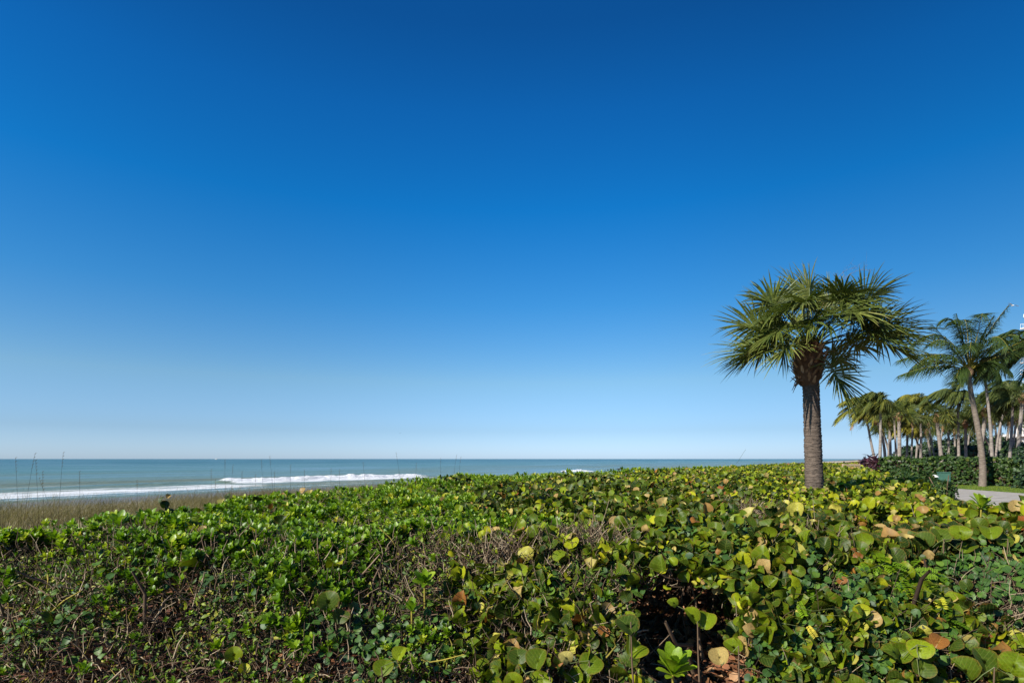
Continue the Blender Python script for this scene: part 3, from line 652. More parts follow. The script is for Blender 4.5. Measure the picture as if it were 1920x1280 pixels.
def spray(seed, n=9):
    parts = []; r_ = np.random.default_rng(seed)
    for i in range(n):
        for sgn in (-1, 1):
            V, F, U = to_tri(SMALL[0]); y = .12 + .8 * i / n; a = sgn * rad(62); V = V * .27 * (1 - .4 * abs(i / n - .5)); V = V * np.array([1.1, 1, 1])
            Rz = np.array([[math.cos(a), math.sin(a), 0], [-math.sin(a), math.cos(a), 0], [0, 0, 1]])
            parts.append((V @ Rz.T + np.array([0, y, -.35 * y * y + r_.normal(0, .02)]), F, U))
    V, F = joinVF([(v, f) for v, f, u in parts]); return V, F, np.concatenate([u for _, _, u in parts])
SPR = [spray(1), spray(2)]
vine_patch(1690, 1085, 4.75, .42, .2, 150, 'bright yellow-green ferny sprays arching over the vines, right of centre', SPR, 'naupaka', .17, 'ferny_shrub', 'shrub', .08)
vine_patch(1450, 1190, 4.3, .3, .2, 60, 'small tuft of ferny green sprays just right of the open brown mulch', SPR, 'naupaka', .13, 'ferny_shrub', 'shrub', .06)
vine_patch(1060, 1130, 4.5, .5, .2, 90, 'grey-green ferny tuft at the left edge of the mulch opening', SPR, 'small', .11, 'ferny_shrub', 'shrub', .06)

# --- shoots and rosettes that stand out one by one
def single_leaf(parent, p, nrm, fwd, size, tint, T, mat, name='leaf'):
    V, F, U = T; o = link(name, mesh_np(name, V, F, M[mat], np.full(len(V), tint), U), parent)
    R = basis(np.array(nrm, float)[None], np.array(fwd, float)[None])[0]
    m = Matrix(R.tolist()).to_4x4() @ Matrix.Scale(size, 4); m.translation = Vector(p); o.matrix_local = m; return o
GBIG = [disc_leaf(22, 4, .24, .35, .22, .018, .9, 11), disc_leaf(22, 4, .22, .7, .3, .02, .98, 12), disc_leaf(22, 4, .24, .2, .6, .025, .85, 13)]
def stem_mesh(parent, pts, r0, r1, mat='twig', name='stem'):
    P = np.array(pts, float)[None]; k = np.linspace(0, P.shape[1] - 1, 9); Q = np.stack([np.interp(k, range(P.shape[1]), P[0, :, j]) for j in range(3)], -1)[None]
    V, F = tubes(Q, np.linspace(r0, r1, 9)[None], 6); return link(name, mesh_np(name, V, F, M[mat], np.full(len(V), .5)), parent)
def grape_shoot(px, py, D, leaves, label, group=None, base_drop=.5):
    """leaves: (dx px, dy px, size m, tint, facing x, facing z)"""
    c = at(px, py, D); bz = max(0.0, c[2] - base_drop); th = thing('sea_grape_shoot', (float(c[0]), float(c[1]), float(bz)), label, 'plant shoot', group)
    top = np.array([0, 0, c[2] - bz]); stem_mesh(th, [(.03, .05, 0), (.01, .02, top[2] * .5), top], .008, .004)
    for k, (dx, dy, size, tint, fx, fz) in enumerate(leaves):
        p = top + np.array([dx / FPX * D, RNG.uniform(-.04, .04), -dy / FPX * D]); nrm = np.array([fx + RNG.normal(0, .4) - .2, -1, fz + .35 + RNG.normal(0, .4)]); tint = max(.05, tint - .08) if tint < .8 else tint
        fwd = np.array([RNG.normal(0, .3) + np.sign(dx) * .4, 0, 1.]); fw = norm(fwd)
        lf = single_leaf(th, p - fw * size * .45, nrm, fwd, size, tint, GBIG[k % 3], 'grape')
        if abs(dx) + abs(dy) > 3: stem_mesh(th, [top, (top + p - fw * size * .45) / 2 + np.array([0, .01, 0]), p - fw * size * .45], .003, .0025, 'petiole', 'petiole')
    return th
grape_shoot(1183, 1165, 3.9, [(0, -2, .185, .30, -.1, .8), (12, 52, .17, .62, .5, .4)], 'single large round olive leaf on a bare stem left of the open mulch')
grape_shoot(1308, 1155, 4.2, [(-8, -6, .15, .74, .9, .2), (14, 8, .16, .64, -.3, .9), (-40, -28, .10, .6, .2, .8)], 'pair of big yellow-green leaves in front of the open brown mulch')
grape_shoot(1105, 1238, 3.95, [(0, 0, .18, .52, -.2, .5), (-22, 32, .17, .66, .3, .9), (-40, -10, .12, .85, .2, .4)], 'large glossy round leaves with a pale midrib at bottom centre')
grape_shoot(985, 1262, 3.9, [(-14, -30, .15, .3, .6, .3), (20, -28, .16, .45, -.5, .6), (30, 10, .15, .64, 0, .8), (-24, 14, .14, .7, .2, .5)], 'clump of overlapping green and yellow leaves at the bottom, left of the round glossy leaf')
grape_shoot(1385, 1210, 4.0, [(0, 0, .15, .62, .2, .4), (-34, 24, .14, .88, .1, .7)], 'two pale round leaves low beside the big glossy rosette')
grape_shoot(1720, 1208, 4.0, [(0, 4, .17, .74, .2, .3), (34, -8, .12, .96, -.6, .5), (-34, 10, .16, .42, .3, .9), (8, 40, .16, .35, -.1, .4)], 'yellow-green leaf with a dark red leaf behind it, near the bottom right')
grape_shoot(1865, 1250, 3.8, [(0, -8, .20, .35, .3, .4), (-46, 10, .19, .46, .5, .2), (40, -6, .19, .58, -.2, .5)], 'large dark green upright leaves in the bottom right corner')
grape_shoot(1770, 1010, 5.0, [(0, -10, .18, .40, .2, .6), (-30, 0, .17, .35, .6, .3), (26, -16, .17, .62, -.4, .6), (-6, 26, .17, .3, .1, .9), (42, 12, .16, .5, 0, .7)], 'cluster of large olive leaves standing up near the path on the right')
grape_shoot(1890, 1010, 4.9, [(0, 0, .17, .4, .3, .6), (-28, -14, .16, .6, -.3, .8), (12, 28, .17, .86, .1, .5)], 'broad leaves at the right edge, one of them rust brown')
grape_shoot(1255, 998, 5.3, [(0, 0, .16, .86, .4, .5), (-18, -22, .12, .5, .1, .6)], 'pale cream leaf tilted up on top of the thicket above the mulch opening')
grape_shoot(1052, 1050, 4.8, [(0, 0, .15, .42, -.4, .5), (-60, -10, .12, .3, .2, .6)], 'round green leaf facing the light in the middle of the thicket front')
grape_shoot(1088, 1082, 4.6, [(2, 2, .15, .50, .2, .9), (-54, 10, .15, .84, .2, .5), (-90, 4, .12, .82, -.5, .3)], 'green leaf beside a torn yellowish leaf, mid front')
grape_shoot(940, 1140, 4.4, [(-14, 14, .20, .32, .1, .3), (24, 0, .19, .38, .4, .5), (56, 26, .13, .9, .2, .5)], 'dark olive leaf pair over a brownish leaf, lower centre')
grape_shoot(628, 1140, 4.3, [(-16, -12, .17, .38, .7, .2), (12, 14, .13, .3, .4, .1)], 'large green leaf drooping beside yellow stems, left of centre')
grape_shoot(450, 1232, 4.0, [(-12, -6, .12, .72, .6, .5), (10, 20, .08, .80, .1, .4)], 'lone yellow leaf curled over the clipped twigs, bottom left')
grape_shoot(715, 1250, 3.95, [(0, 0, .15, .55, .6, .3), (30, -22, .11, .74, -.3, .5)], 'curled leaf showing its pale underside, bottom left of centre')
grape_shoot(850, 1002, 5.1, [(-14, 2, .10, .74, .1, .5), (14, -12, .10, .76, .3, .6), (34, 10, .11, .5, -.3, .5)], 'three small bright yellow leaves on the crest, centre')
grape_shoot(312, 950, 8.6, [(-12, -14, .14, .18, .1, .1), (-4, -4, .13, .15, .3, .1), (6, 4, .13, .18, .4, .1), (12, 12, .12, .15, .2, .1), (0, -20, .08, .9, .2, .1)], 'dark sea grape sprig leaning up alone against the dune grass', base_drop=.3)
grape_shoot(425, 940, 9.8, [(0, -10, .13, .15, .1, .3), (-14, 0, .13, .84, .2, .6), (-26, 8, .12, .86, .2, .5), (14, 6, .12, .3, .2, .5)], 'sprig with one dark round leaf above cream leaves on the hedge crest, by the shore', base_drop=.3)
grape_shoot(470, 938, 10.2, [(0, -8, .15, .12, .1, .3), (16, -2, .14, .86, .2, .6), (-18, 8, .14, .82, .2, .5), (26, 6, .12, .86, .2, .5)], 'bundle of dark and cream sea grape leaves on the crest below the surf', base_drop=.3)
grape_shoot(565, 925, 11.5, [(0, -6, .15, .9, .1, .5), (16, -2, .14, .86, .2, .6), (-18, 4, .14, .80, .2, .5), (-34, 2, .14, .92, .2, .5), (34, 0, .14, .85, .2, .5)], 'rust and cream sea grape leaves in a row on the crest under the breaking wave', base_drop=.3)
grape_shoot(735, 912, 13.5, [(0, -4, .16, .05, .1, .5), (4, 8, .15, .1, .2, .6), (-44, 6, .17, .82, .2, .5)], 'very dark leaf tuft on the crest below the end of the breaking wave', base_drop=.3)

def naupaka_rosette(px, py, D, size, n, label, tint=.6, tilt=(0, 0)):
    c = at(px, py, D); bz = max(0, c[2] - .4); th = thing('naupaka_shoot', (float(c[0]), float(c[1]), float(bz)), label, 'plant shoot')
    top = np.array([0, 0, c[2] - bz]); stem_mesh(th, [(.02, .04, 0), (0, .01, top[2] * .5), top], .011, .008, 'ystem')
    big = to_tri(strip_leaf([.08, .13, .24, .36, .41, .37, .13], [0, .015, .025, .03, .02, -.01, -.05], .22))
    ax = norm(np.array([tilt[0], tilt[1] - .25, 1.]))
    B = basis(ax[None], np.array([[1., 0, 0]]))[0]
    for i in range(n):
        q = i / n; a = i * 2.4 + RNG.normal(0, .12); e = rad(78 - 68 * q + RNG.normal(0, 5))
        d = B @ np.array([math.cos(a) * math.cos(e), math.sin(a) * math.cos(e), math.sin(e)]); u = B @ np.array([-math.cos(a) * math.sin(e), -math.sin(a) * math.sin(e), math.cos(e)])
        ln = size * (.55 + .45 * math.sin(math.pi * min(1, q + .2))) * RNG.uniform(.9, 1.1)
        single_leaf(th, top + B @ np.array([0, 0, -.10 * q * size]), u, d, ln, float(np.clip(tint + RNG.normal(0, .12), 0, .9)), big, 'naupaka')
    return th
naupaka_rosette(1262, 1262, 3.75, .20, 20, 'big glossy bright green rosette of paddle leaves at the bottom, below the mulch', .7)
naupaka_rosette(796, 1092, 4.55, .13, 16, 'rosette of rounded green leaves with yellow lower leaves, left of centre', .68, (.1, -.5))
naupaka_rosette(772, 1145, 4.4, .12, 10, 'rosette on top of two yellow stems, just below the yellow-edged rosette', .5)
naupaka_rosette(715, 1165, 4.4, .10, 10, 'small green rosette low on the clipped face, left of the two yellow stems', .4)
naupaka_rosette(322, 1030, 4.95, .13, 12, 'upright pale green rosette on the upper hedge face, left', .6)
naupaka_rosette(338, 1095, 4.65, .10, 8, 'small rosette with one yellow leaf above a straight yellow stem, left', .6)
naupaka_rosette(225, 985, 5.6, .16, 14, 'tall rosette standing highest on the left hedge crest before the grass', .6)
naupaka_rosette(15, 1100, 4.6, .12, 9, 'glossy green rosette at the left edge of the clipped face', .5)
naupaka_rosette(560, 1010, 5.2, .12, 12, 'rosette at the end of the bright green crest, above yellow stems', .5)
naupaka_rosette(1840, 950, 6.4, .17, 14, 'bright green rosette beside the concrete path at the right', .75)

# ---------------------------------------------------------------- dune grass
n = 160000; sN = RNG.uniform(-4, 34, n); tN = RNG.uniform(7.2, 24, n) ; X = sN * US[0] + tN * NS[0]; Y = sN * US[1] + tN * NS[1]
m = (Y > 3.5) & (tN > np.interp(sN, SB, TB) + .1) & (RNG.random(n) < .35 + vnoise(X, Y, 1.0, 91)) & (np.abs(X) < Y * 1.15 + 1); X, Y, tN = X[m], Y[m], tN[m]; n = len(X)
clx = np.round(X / .28 + vnoise(X, Y, 1, 92)) * .28; cly = np.round(Y / .28) * .28
X = X * .35 + clx * .65; Y = Y * .35 + cly * .65
sG = X * US[0] + Y * US[1]; h = RNG.uniform(.25, 1.1, n) ** .8 * (.60 + .62 * vnoise(X, Y, 2.0, 93)) * np.interp(Y, [5, 9, 14, 30], [.75, .9, 1.0, .9]) * np.interp(sG, [7, 11, 16], [1, .9, .8])
K = 4; u = np.linspace(0, 1, K)[None]
lean = RNG.normal(0, .42, (n, 2)) * np.where(RNG.random((n, 1)) < .4, 1.8, 1) + np.array([.32, .05]) + .3 * np.stack([X - clx, Y - cly], -1) / .15
Px = X[:, None] + lean[:, :1] * h[:, None] * u ** 1.8; Py = Y[:, None] + lean[:, 1:] * h[:, None] * u ** 1.8
Pz = ground_z(X, Y)[:, None] + h[:, None] * (u - .28 * u ** 3 * np.abs(lean).sum(1, keepdims=True))
w = RNG.uniform(.002, .0045, n)[:, None] * np.array([1, .9, .6, .1])[None]; ang = RNG.uniform(0, math.pi, n)[:, None]
A = np.stack([Px - w * np.cos(ang), Py - w * np.sin(ang), Pz], -1); B = np.stack([Px + w * np.cos(ang), Py + w * np.sin(ang), Pz], -1)
V = np.stack([A, B], 2).reshape(-1, 3); i = (np.arange(n)[:, None] * K * 2 + np.arange(K - 1)[None] * 2).ravel()
F = np.stack([i, i + 1, i + 3, i + 2], -1)
tag(link('dune_grass', mesh_np('dune_grass', V, F, M['drygrass'], np.repeat(np.clip(RNG.normal(.45, .28, n) + .4 * (vnoise(X, Y, 1.5, 94) - .5), 0, 1), K * 2))), 'brown windblown dune grass between the green hedge and the beach', 'grass', kind='stuff')
n = 9000; q = RNG.integers(0, len(X), n); zt = ground_z(X[q], Y[q]) + RNG.uniform(.05, .42, n) * np.interp(sG[q], [7, 11, 16], [1, .68, .55])
Pq, rq = twigs(n, np.stack([X[q], Y[q], zt], -1), RNG.normal(0, 1, (n, 3)) * np.array([1, 1, .45]), RNG.uniform(.15, .4, n), np.full(n, .0028), .5, 4)
V, F = tubes(Pq, rq, 3)
tag(link('dead_grass', mesh_np('dead_grass', V, F, M['drygrass'], np.repeat(RNG.uniform(.5, 1, n), 12))), 'tangled dead straw lying among the dune grass', 'grass', kind='stuff')
# tall bare sea oat stalks
OATS = [(65, 850, 8.0, .06, 'tall dark sea oat stalk bent to the right near the left edge'), (66, 862, 8.1, -.01, 'straight sea oat stalk crossing behind the bent one near the left edge'),
        (118, 848, 8.6, .03, 'tallest lone sea oat stalk, second from the left'), (28, 858, 8.2, -.01, 'thin sea oat stalk nearest the left edge'),
        (79, 884, 8.6, 0, None), (148, 884, 9.2, 0, None), (72, 896, 8.4, -.1, None), (256, 900, 10, 0, None), (395, 880, 12, 0, None), (403, 900, 12, 0, None), (421, 862, 12.5, 0, None),
        (436, 872, 13, .02, None), (453, 884, 13, 0, None), (478, 890, 13, 0, None), (489, 862, 14, -.02, None), (505, 855, 14.5, -.03, None), (514, 884, 14, 0, None), (544, 872, 15, 0, None), (570, 880, 15.5, 0, None),
        (620, 878, 17, 0, None), (636, 880, 17.5, 0, None), (680, 866, 18, -.03, None), (742, 848, 19, -.05, 'sea oat stalk leaning left above the end of the surf'), (780, 868, 19, 0, None), (826, 858, 20, 0, None), (856, 852, 21, .04, None), (864, 856, 21, .04, None)]
for px, py, D, bend, lab in OATS:
    p = at(px, py, D); gz = float(ground_z(p[0], p[1])); Hh = p[2] - gz; bx = p[0] - bend * Hh * 2
    o = thing('sea_oat_stalk', (float(bx), float(p[1]), gz), lab or 'thin dark sea oat stalk rising against the sea from the dune grass', 'grass stalk', 'sea oat stalks against the sea')
    k = np.linspace(0, 1, 8); P = np.stack([(p[0] - bx) * k ** 2, .02 * np.sin(k * 3), Hh * k], -1)[None]
    V, F = tubes(P, np.linspace(.0042, .0016, 8)[None] * D / 8.5 * (.8 if D < 10 else .55), 4); link('stalk', mesh_np('stalk', V, F, M['twig'], np.full(len(V), .1)), o)
    # withered spikelets near the tip
    parts = []
    for q in np.linspace(.88, .99, 5):
        c_ = np.array([(p[0] - bx) * q * q, 0, Hh * q]); v, f = tubes((c_ + np.array([[0, 0, 0], [.012, 0, .02], [.028, 0, .03]]))[None], np.array([[.001, .004, .001]]), 4); parts.append((v, f))
    V, F = joinVF(parts); link('seed_head', mesh_np('seed_head', V, F, M['drygrass'], np.full(len(V), .5)), o)

# ---------------------------------------------------------------- palms
G = np.array([0, 0, -1.])
def fan(hub, dirv, up, nseg, Lg, droop, w0, tint0, K=6, spread=128, wind=(0, 0, 0), rng=None):
    rng = rng or RNG; d0 = norm(np.array(dirv, float)); up = np.array(up, float); side = norm(np.cross(d0, up)); nr = norm(np.cross(side, d0))
    a = np.linspace(-1, 1, nseg) + rng.normal(0, .01, nseg); aa = a * rad(spread)
    costa = d0[None] * (.42 * Lg * (1 - np.abs(a)) ** .9)[:, None] * .8 + G[None] * (.10 * Lg * (1 - np.abs(a)) ** 2)[:, None]
    base = np.array(hub)[None] + costa
    d = norm(np.cos(aa)[:, None] * d0 + np.sin(aa)[:, None] * side + nr * (.32 * np.abs(np.sin(aa)))[:, None] + rng.normal(0, .05, (nseg, 3)))
    Ls = Lg * (1 - .30 * a ** 2) * rng.uniform(.82, 1.06, nseg) * .82
    u = np.linspace(0, 1, K); dr = droop * rng.uniform(.5, 1.6, nseg)
    P = base[:, None] + d[:, None] * (Ls[:, None] * u[None])[..., None] + G * (dr[:, None] * Ls[:, None] * u[None] ** 2.3)[..., None]
    P = P + np.array(wind) * (Ls[:, None] * u[None] ** 2)[..., None] + (rng.normal(0, .06, (nseg, 1, 3)) * (u ** 2)[None, :, None])
    # the whorl's parts keep their length
    wd = norm(np.cross(d, nr + 0 * d)); prof = np.interp(u, [0, .25, .6, .85, 1], [.45, 1, .8, .4, .05])
    off = wd[:, None] * (w0 * prof)[None, :, None]; dip = -nr * (w0 * .45 * prof)[None, :, None]
    V = np.stack([P - off, P + dip, P + off], 2).reshape(-1, 3); st = K * 3
    i = (np.arange(nseg)[:, None, None] * st + np.arange(K - 1)[None, :, None] * 3 + np.arange(2)[None, None]).ravel()
    F = np.stack([i, i + 1, i + 4, i + 3], -1); t = np.clip(tint0 + rng.normal(0, .14, nseg), 0, 1)
    T = np.repeat(t[:, None], K, 1) + np.interp(u, [0, .85, 1], [0, 0, .35])[None]
    return V, F, np.repeat(np.clip(T, 0, 1).ravel(), 3)
def trunk_mesh(name, pts, radii, mat, rings=60, sides=18, ringstep=.07, ringamp=.05, seed=0, lump=.03):
    pts = np.array(pts, float); radii = np.array(radii, float); k = np.linspace(0, 1, len(pts)); kk = np.linspace(0, 1, rings)
    # smooth centre line
    co = [np.polyfit(k, pts[:, j], min(3, len(pts) - 1)) for j in range(3)]; P = np.stack([np.polyval(c, kk) for c in co], -1); R = np.interp(kk, k, radii)
    Lt = np.linalg.norm(pts[-1] - pts[0]); ph = kk * Lt / ringstep; R = R * (1 + ringamp * ((ph % 1) - .5))
    th = np.arange(sides) * 2 * math.pi / sides; n_ = vnoise(th[None] * 3 + 0 * kk[:, None], kk[:, None] * Lt * 9 + 0 * th[None], 1.0, seed) - .5
    rr = R[:, None] * (1 + lump * 2 * n_ + ringamp * .8 * (vnoise(th[None] * 5 + 0 * kk[:, None], np.floor(ph)[:, None] * 7.3 + 0 * th[None], 1, seed + 1) - .5))
    V = np.stack([P[:, None, 0] + rr * np.cos(th), P[:, None, 1] + rr * np.sin(th), P[:, None, 2] + 0 * rr], -1).reshape(-1, 3)
    idx = np.arange(rings * sides).reshape(rings, sides); a, b = idx[:-1], idx[1:]
    F = np.stack([a, np.roll(a, -1, 1), np.roll(b, -1, 1), b], -1).reshape(-1, 4)
    return mesh_np(name, V, F, mat)
def bez(p0, p1, p2, n):
    u = np.linspace(0, 1, n)[:, None]; return (1 - u) ** 2 * p0 + 2 * u * (1 - u) * p1 + u * u * p2

# the big cabbage palm in the thicket
RNG = np.random.default_rng(2024)
PX, PY_ = 6.02, 11.3
palm = thing('cabbage_palm', (PX, PY_, 0), 'large fan-leaved cabbage palm with a dense crown, standing alone in the thicket', 'palm tree')
link('trunk', trunk_mesh('trunk', [(.02, 0, -.05), (-.01, 0, .9), (-.03, 0, 1.8), (-.07, .0, 2.7), (-.10, 0, 3.6)], [.185, .168, .160, .150, .15], M['sabaltrunk'], 170, 30, .055, .09, 3, .045), palm)
# old rings of leaf scars standing proud of the bark
for k in range(46):
    z = .35 + k * .066 + RNG.normal(0, .012)
    n_ = 40; th = np.linspace(0, 2 * math.pi, n_, endpoint=False); cx = np.polyval(np.polyfit([0, .9, 1.8, 2.7, 3.6], [.02, -.01, -.03, -.07, -.10], 3), z); rb = np.interp(z, [0, .9, 1.8, 2.7, 3.6], [.185, .168, .160, .150, .15])
    wob = RNG.normal(0, .006, n_); r1 = rb + RNG.uniform(-.006, .013, n_); tl = RNG.normal(0, .008)
    Va = np.stack([cx + (rb - .01) * np.cos(th), (rb - .01) * np.sin(th), z + tl * np.cos(th) + wob - .005], -1)
    Vb = np.stack([cx + r1 * np.cos(th), r1 * np.sin(th), z + tl * np.cos(th) + wob + .008], -1)
    Vc = np.stack([cx + (rb - .01) * np.cos(th), (rb - .01) * np.sin(th), z + tl * np.cos(th) + wob + .034], -1)
    V = np.concatenate([Va, Vb, Vc]); j = np.arange(n_); jj = np.roll(j, -1)
    F = np.concatenate([np.stack([j, jj, jj + n_, j + n_], -1), np.stack([j + n_, jj + n_, jj + 2 * n_, j + 2 * n_], -1)])
    link('leaf_scar', mesh_np('leaf_scar', V, F, M['sabaltrunk'], smooth=True), palm)
# ball of old leaf bases
CZ = 3.98; CCX = -.11
kk = np.linspace(0, 1, 14); th = np.arange(20) * 2 * math.pi / 20
rr = np.interp(kk, [0, .15, .4, .7, 1], [.15, .22, .27, .25, .12])[:, None] * (1 + .1 * RNG.normal(0, 1, (14, 20)) * .6)
V = np.stack([CCX + rr * np.cos(th) - .02, rr * np.sin(th), (3.2 + kk * .95)[:, None] + 0 * rr], -1).reshape(-1, 3)
idx = np.arange(14 * 20).reshape(14, 20); F = np.stack([idx[:-1], np.roll(idx[:-1], -1, 1), np.roll(idx[1:], -1, 1), idx[1:]], -1).reshape(-1, 4)
link('fibre', mesh_np('fibre', V, F, M['boot'], np.full(len(V), .15)), palm)
for i in range(110):
    a = i * 2.39996 + RNG.normal(0, .15); q = i / 110; z = 3.22 + q * .82; r0 = np.interp(q, [0, .3, .7, 1], [.17, .25, .25, .13]); ln = RNG.uniform(.12, .24); out_ = RNG.uniform(.25, .7)
    tw = RNG.normal(0, .35); base = np.array([CCX - .02 + r0 * math.cos(a) * .85, r0 * math.sin(a) * .85, z]); d = norm(np.array([math.cos(a + tw) * out_, math.sin(a + tw) * out_, .8]))
    sd = np.array([-math.sin(a), math.cos(a), 0]); o_ = np.array([math.cos(a), math.sin(a), 0]); rows = []
    for u, w, th_ in ((0, .045, .012), (.4, .036, .012), (.8, .022, .009), (1.0, .016, .006)):
        c_ = base + d * ln * u + o_ * .03 * u * u; rows += [c_ - sd * w, c_ + o_ * th_ * 1.6, c_ + sd * w, c_ - o_ * th_]
    V = np.array(rows); Fq = [[r * 4 + j, r * 4 + (j + 1) % 4, r * 4 + 4 + (j + 1) % 4, r * 4 + 4 + j] for r in range(3) for j in range(4)] + [[12, 13, 14, 15]]
    link('leaf_base', mesh_np('leaf_base', V, np.array(Fq), M['boot'], np.full(16, RNG.uniform(.1, 1)), smooth=False), palm)
# hanging dry leaf bases at the lower left of the ball
for i in range(9):
    a = rad(180 + RNG.normal(0, 35)); st = np.array([CCX - .16, -.08 + .05 * i / 3, 3.30 + RNG.normal(0, .04)]); en = st + np.array([-RNG.uniform(.12, .24), -.05, -RNG.uniform(.04, .22)])
    V, F = tubes(bez(st, st + np.array([-.1, 0, .02]), en, 6)[None], np.linspace(.022, .004, 6)[None], 5); link('dry_leaf_base', mesh_np('dry_leaf_base', V, F, M['boot'], np.full(len(V), .3)), palm)
# fronds: hub position from the crown centre (x right, y away, z up in metres), blade length
HUBS = [(-.80, -.25, .22, 1.02), (-.92, .10, .02, .98), (-.62, -.55, .05, .95), (-.75, .35, .50, 1.0), (-.55, -.30, .72, 1.0), (-.48, .35, .85, .95), (-.22, -.35, .88, 1.0),
        (.05, .10, 1.02, 1.0), (.28, -.35, .90, 1.0), (.48, .25, .88, .95), (.88, -.15, .88, 1.02), (1.0, .30, .68, .95), (1.12, -.15, .30, 1.25), (1.02, -.45, .12, 1.1), (1.1, .45, .20, .95), (.75, .5, .0, .95),
        (.20, -.75, .62, .95), (.52, -.65, .50, .95), (-.15, -.80, .42, .85), (.72, -.72, .18, .95), (-.35, -.75, .40, .9), (.10, .70, .60, 1.0), (.50, .80, .30, .9), (-.50, .75, .30, .9), (0, .9, .15, .9), (-.95, -.1, -.08, .85),
        (.38, -.15, -.40, .92), (-.3, -.5, .85, 1.0), (.2, -.5, 1.0, .95), (-.75, -.45, .35, .95), (-.1, .2, 1.05, .95), (.15, .35, .98, .9), (.95, -.35, .55, 1.0), (-.60, .0, .80, .9)]
crown = np.array([CCX, 0, CZ])
for i, (hx, hy, hz, Lg) in enumerate(HUBS):
    hub = crown + np.array([hx, hy, hz]) * .92; d = norm(np.array([hx, hy, hz * .9 - .12]))
    if hy < -.2: d = norm(np.array([hx * 1.1, hy * .9, hz * .45 - .45]))
    if hz < -.3: d = norm(np.array([.35, -.25, -.85]))
    up = norm(UP - d * d[2]) if abs(d[2]) < .96 else np.array([0., 1, 0])
    tilt = RNG.choice([-1, 1]) * RNG.uniform(.3, 1.5) * (1 if hy > -.3 else .4); up = norm(up + np.cross(d, up) * tilt)
    V, F, T = fan(hub, d, up, 62, Lg * 1.04, .23 if hz > -.3 else .12, .0185, .45 + .12 * RNG.normal(), spread=132)
    fr = link('frond', mesh_np('frond', V, F, M['sabal'], T, smooth=False), palm)
    p1 = crown + np.array([hx * .35, hy * .35, hz * .5 + .12]); Vp, Fp = tubes(bez(crown + np.array([hx * .08, hy * .08, -.08]), p1, hub + d * .25, 10)[None], np.linspace(.019, .008, 10)[None], 5)
    link('petiole', mesh_np('petiole', Vp, Fp, M['petiole']), fr)
# old flower stalks: thin pale arching sprays
for (ex, ez) in ((.95, 1.42), (.75, 1.45), (.25, -.75), (.9, -.4)):
    P = bez(crown, crown + np.array([ex * .5, -.1, ez * .9 + .3]), crown + np.array([ex, -.3, ez]), 12); V1, F1 = tubes(P[None], np.linspace(.006, .002, 12)[None], 4); parts = [(V1, F1)]
    m_ = 14; s0 = P[RNG.integers(6, 12, m_)]; Q, r_ = twigs(m_, s0, RNG.normal(0, 1, (m_, 3)) + np.array([ex, 0, ez]) * .4, RNG.uniform(.12, .3, m_), np.full(m_, .0016)); parts.append(tubes(Q, r_, 3))
    V, F = joinVF(parts); link('flower_stalk', mesh_np('flower_stalk', V, F, M['drygrass'], np.full(len(V), .8)), palm)

def coco_frond(p0, p1, p2, nl, Ll, wind, w0, tint0, rng, K=4, hang=.55):
    P = bez(p0, p1, p2, 40); st = np.linspace(.14, .99, nl); kk = np.linspace(0, 1, 40)
    Pc = np.stack([np.interp(st, kk, P[:, j]) for j in range(3)], -1); T = norm(np.gradient(P, axis=0)); Tc = norm(np.stack([np.interp(st, kk, T[:, j]) for j in range(3)], -1))
    side = norm(np.cross(Tc, UP + 0 * Tc)); L1 = Ll * np.interp(st, [0, .25, .6, .85, 1], [.45, 1, .95, .6, .3]); Vs, Fs, Ts = [], [], []; o = 0
    for sg in (-1, 1):
        d = norm(Tc * .75 + side * sg * .75 + G * hang * .35 + np.array(wind) * .25 + rng.normal(0, .09, (nl, 3))); u = np.linspace(0, 1, K)
        Q = Pc[:, None] + d[:, None] * (L1[:, None] * u[None])[..., None] + (G * hang + np.array(wind) * .5)[None, None] * (L1[:, None] * u[None] ** 2)[..., None] * rng.uniform(.6, 1.3, (nl, 1, 1))
        wd = norm(np.cross(d, rng.normal(0, .35, (nl, 3)) + side * .3 * sg + UP)); prof = np.interp(u, [0, .3, 1], [.6, 1, .08]) * w0
        off = wd[:, None] * prof[None, :, None]; V = np.stack([Q - off, Q + off], 2).reshape(-1, 3)
        i = (np.arange(nl)[:, None] * K * 2 + np.arange(K - 1)[None] * 2).ravel(); F = np.stack([i, i + 1, i + 3, i + 2], -1) + o
        Vs.append(V); Fs.append(F); o += len(V); Ts.append(np.repeat(np.clip(tint0 + rng.normal(0, .12, nl), 0, 1), K * 2))
    return np.concatenate(Vs), np.concatenate(Fs), np.concatenate(Ts), P
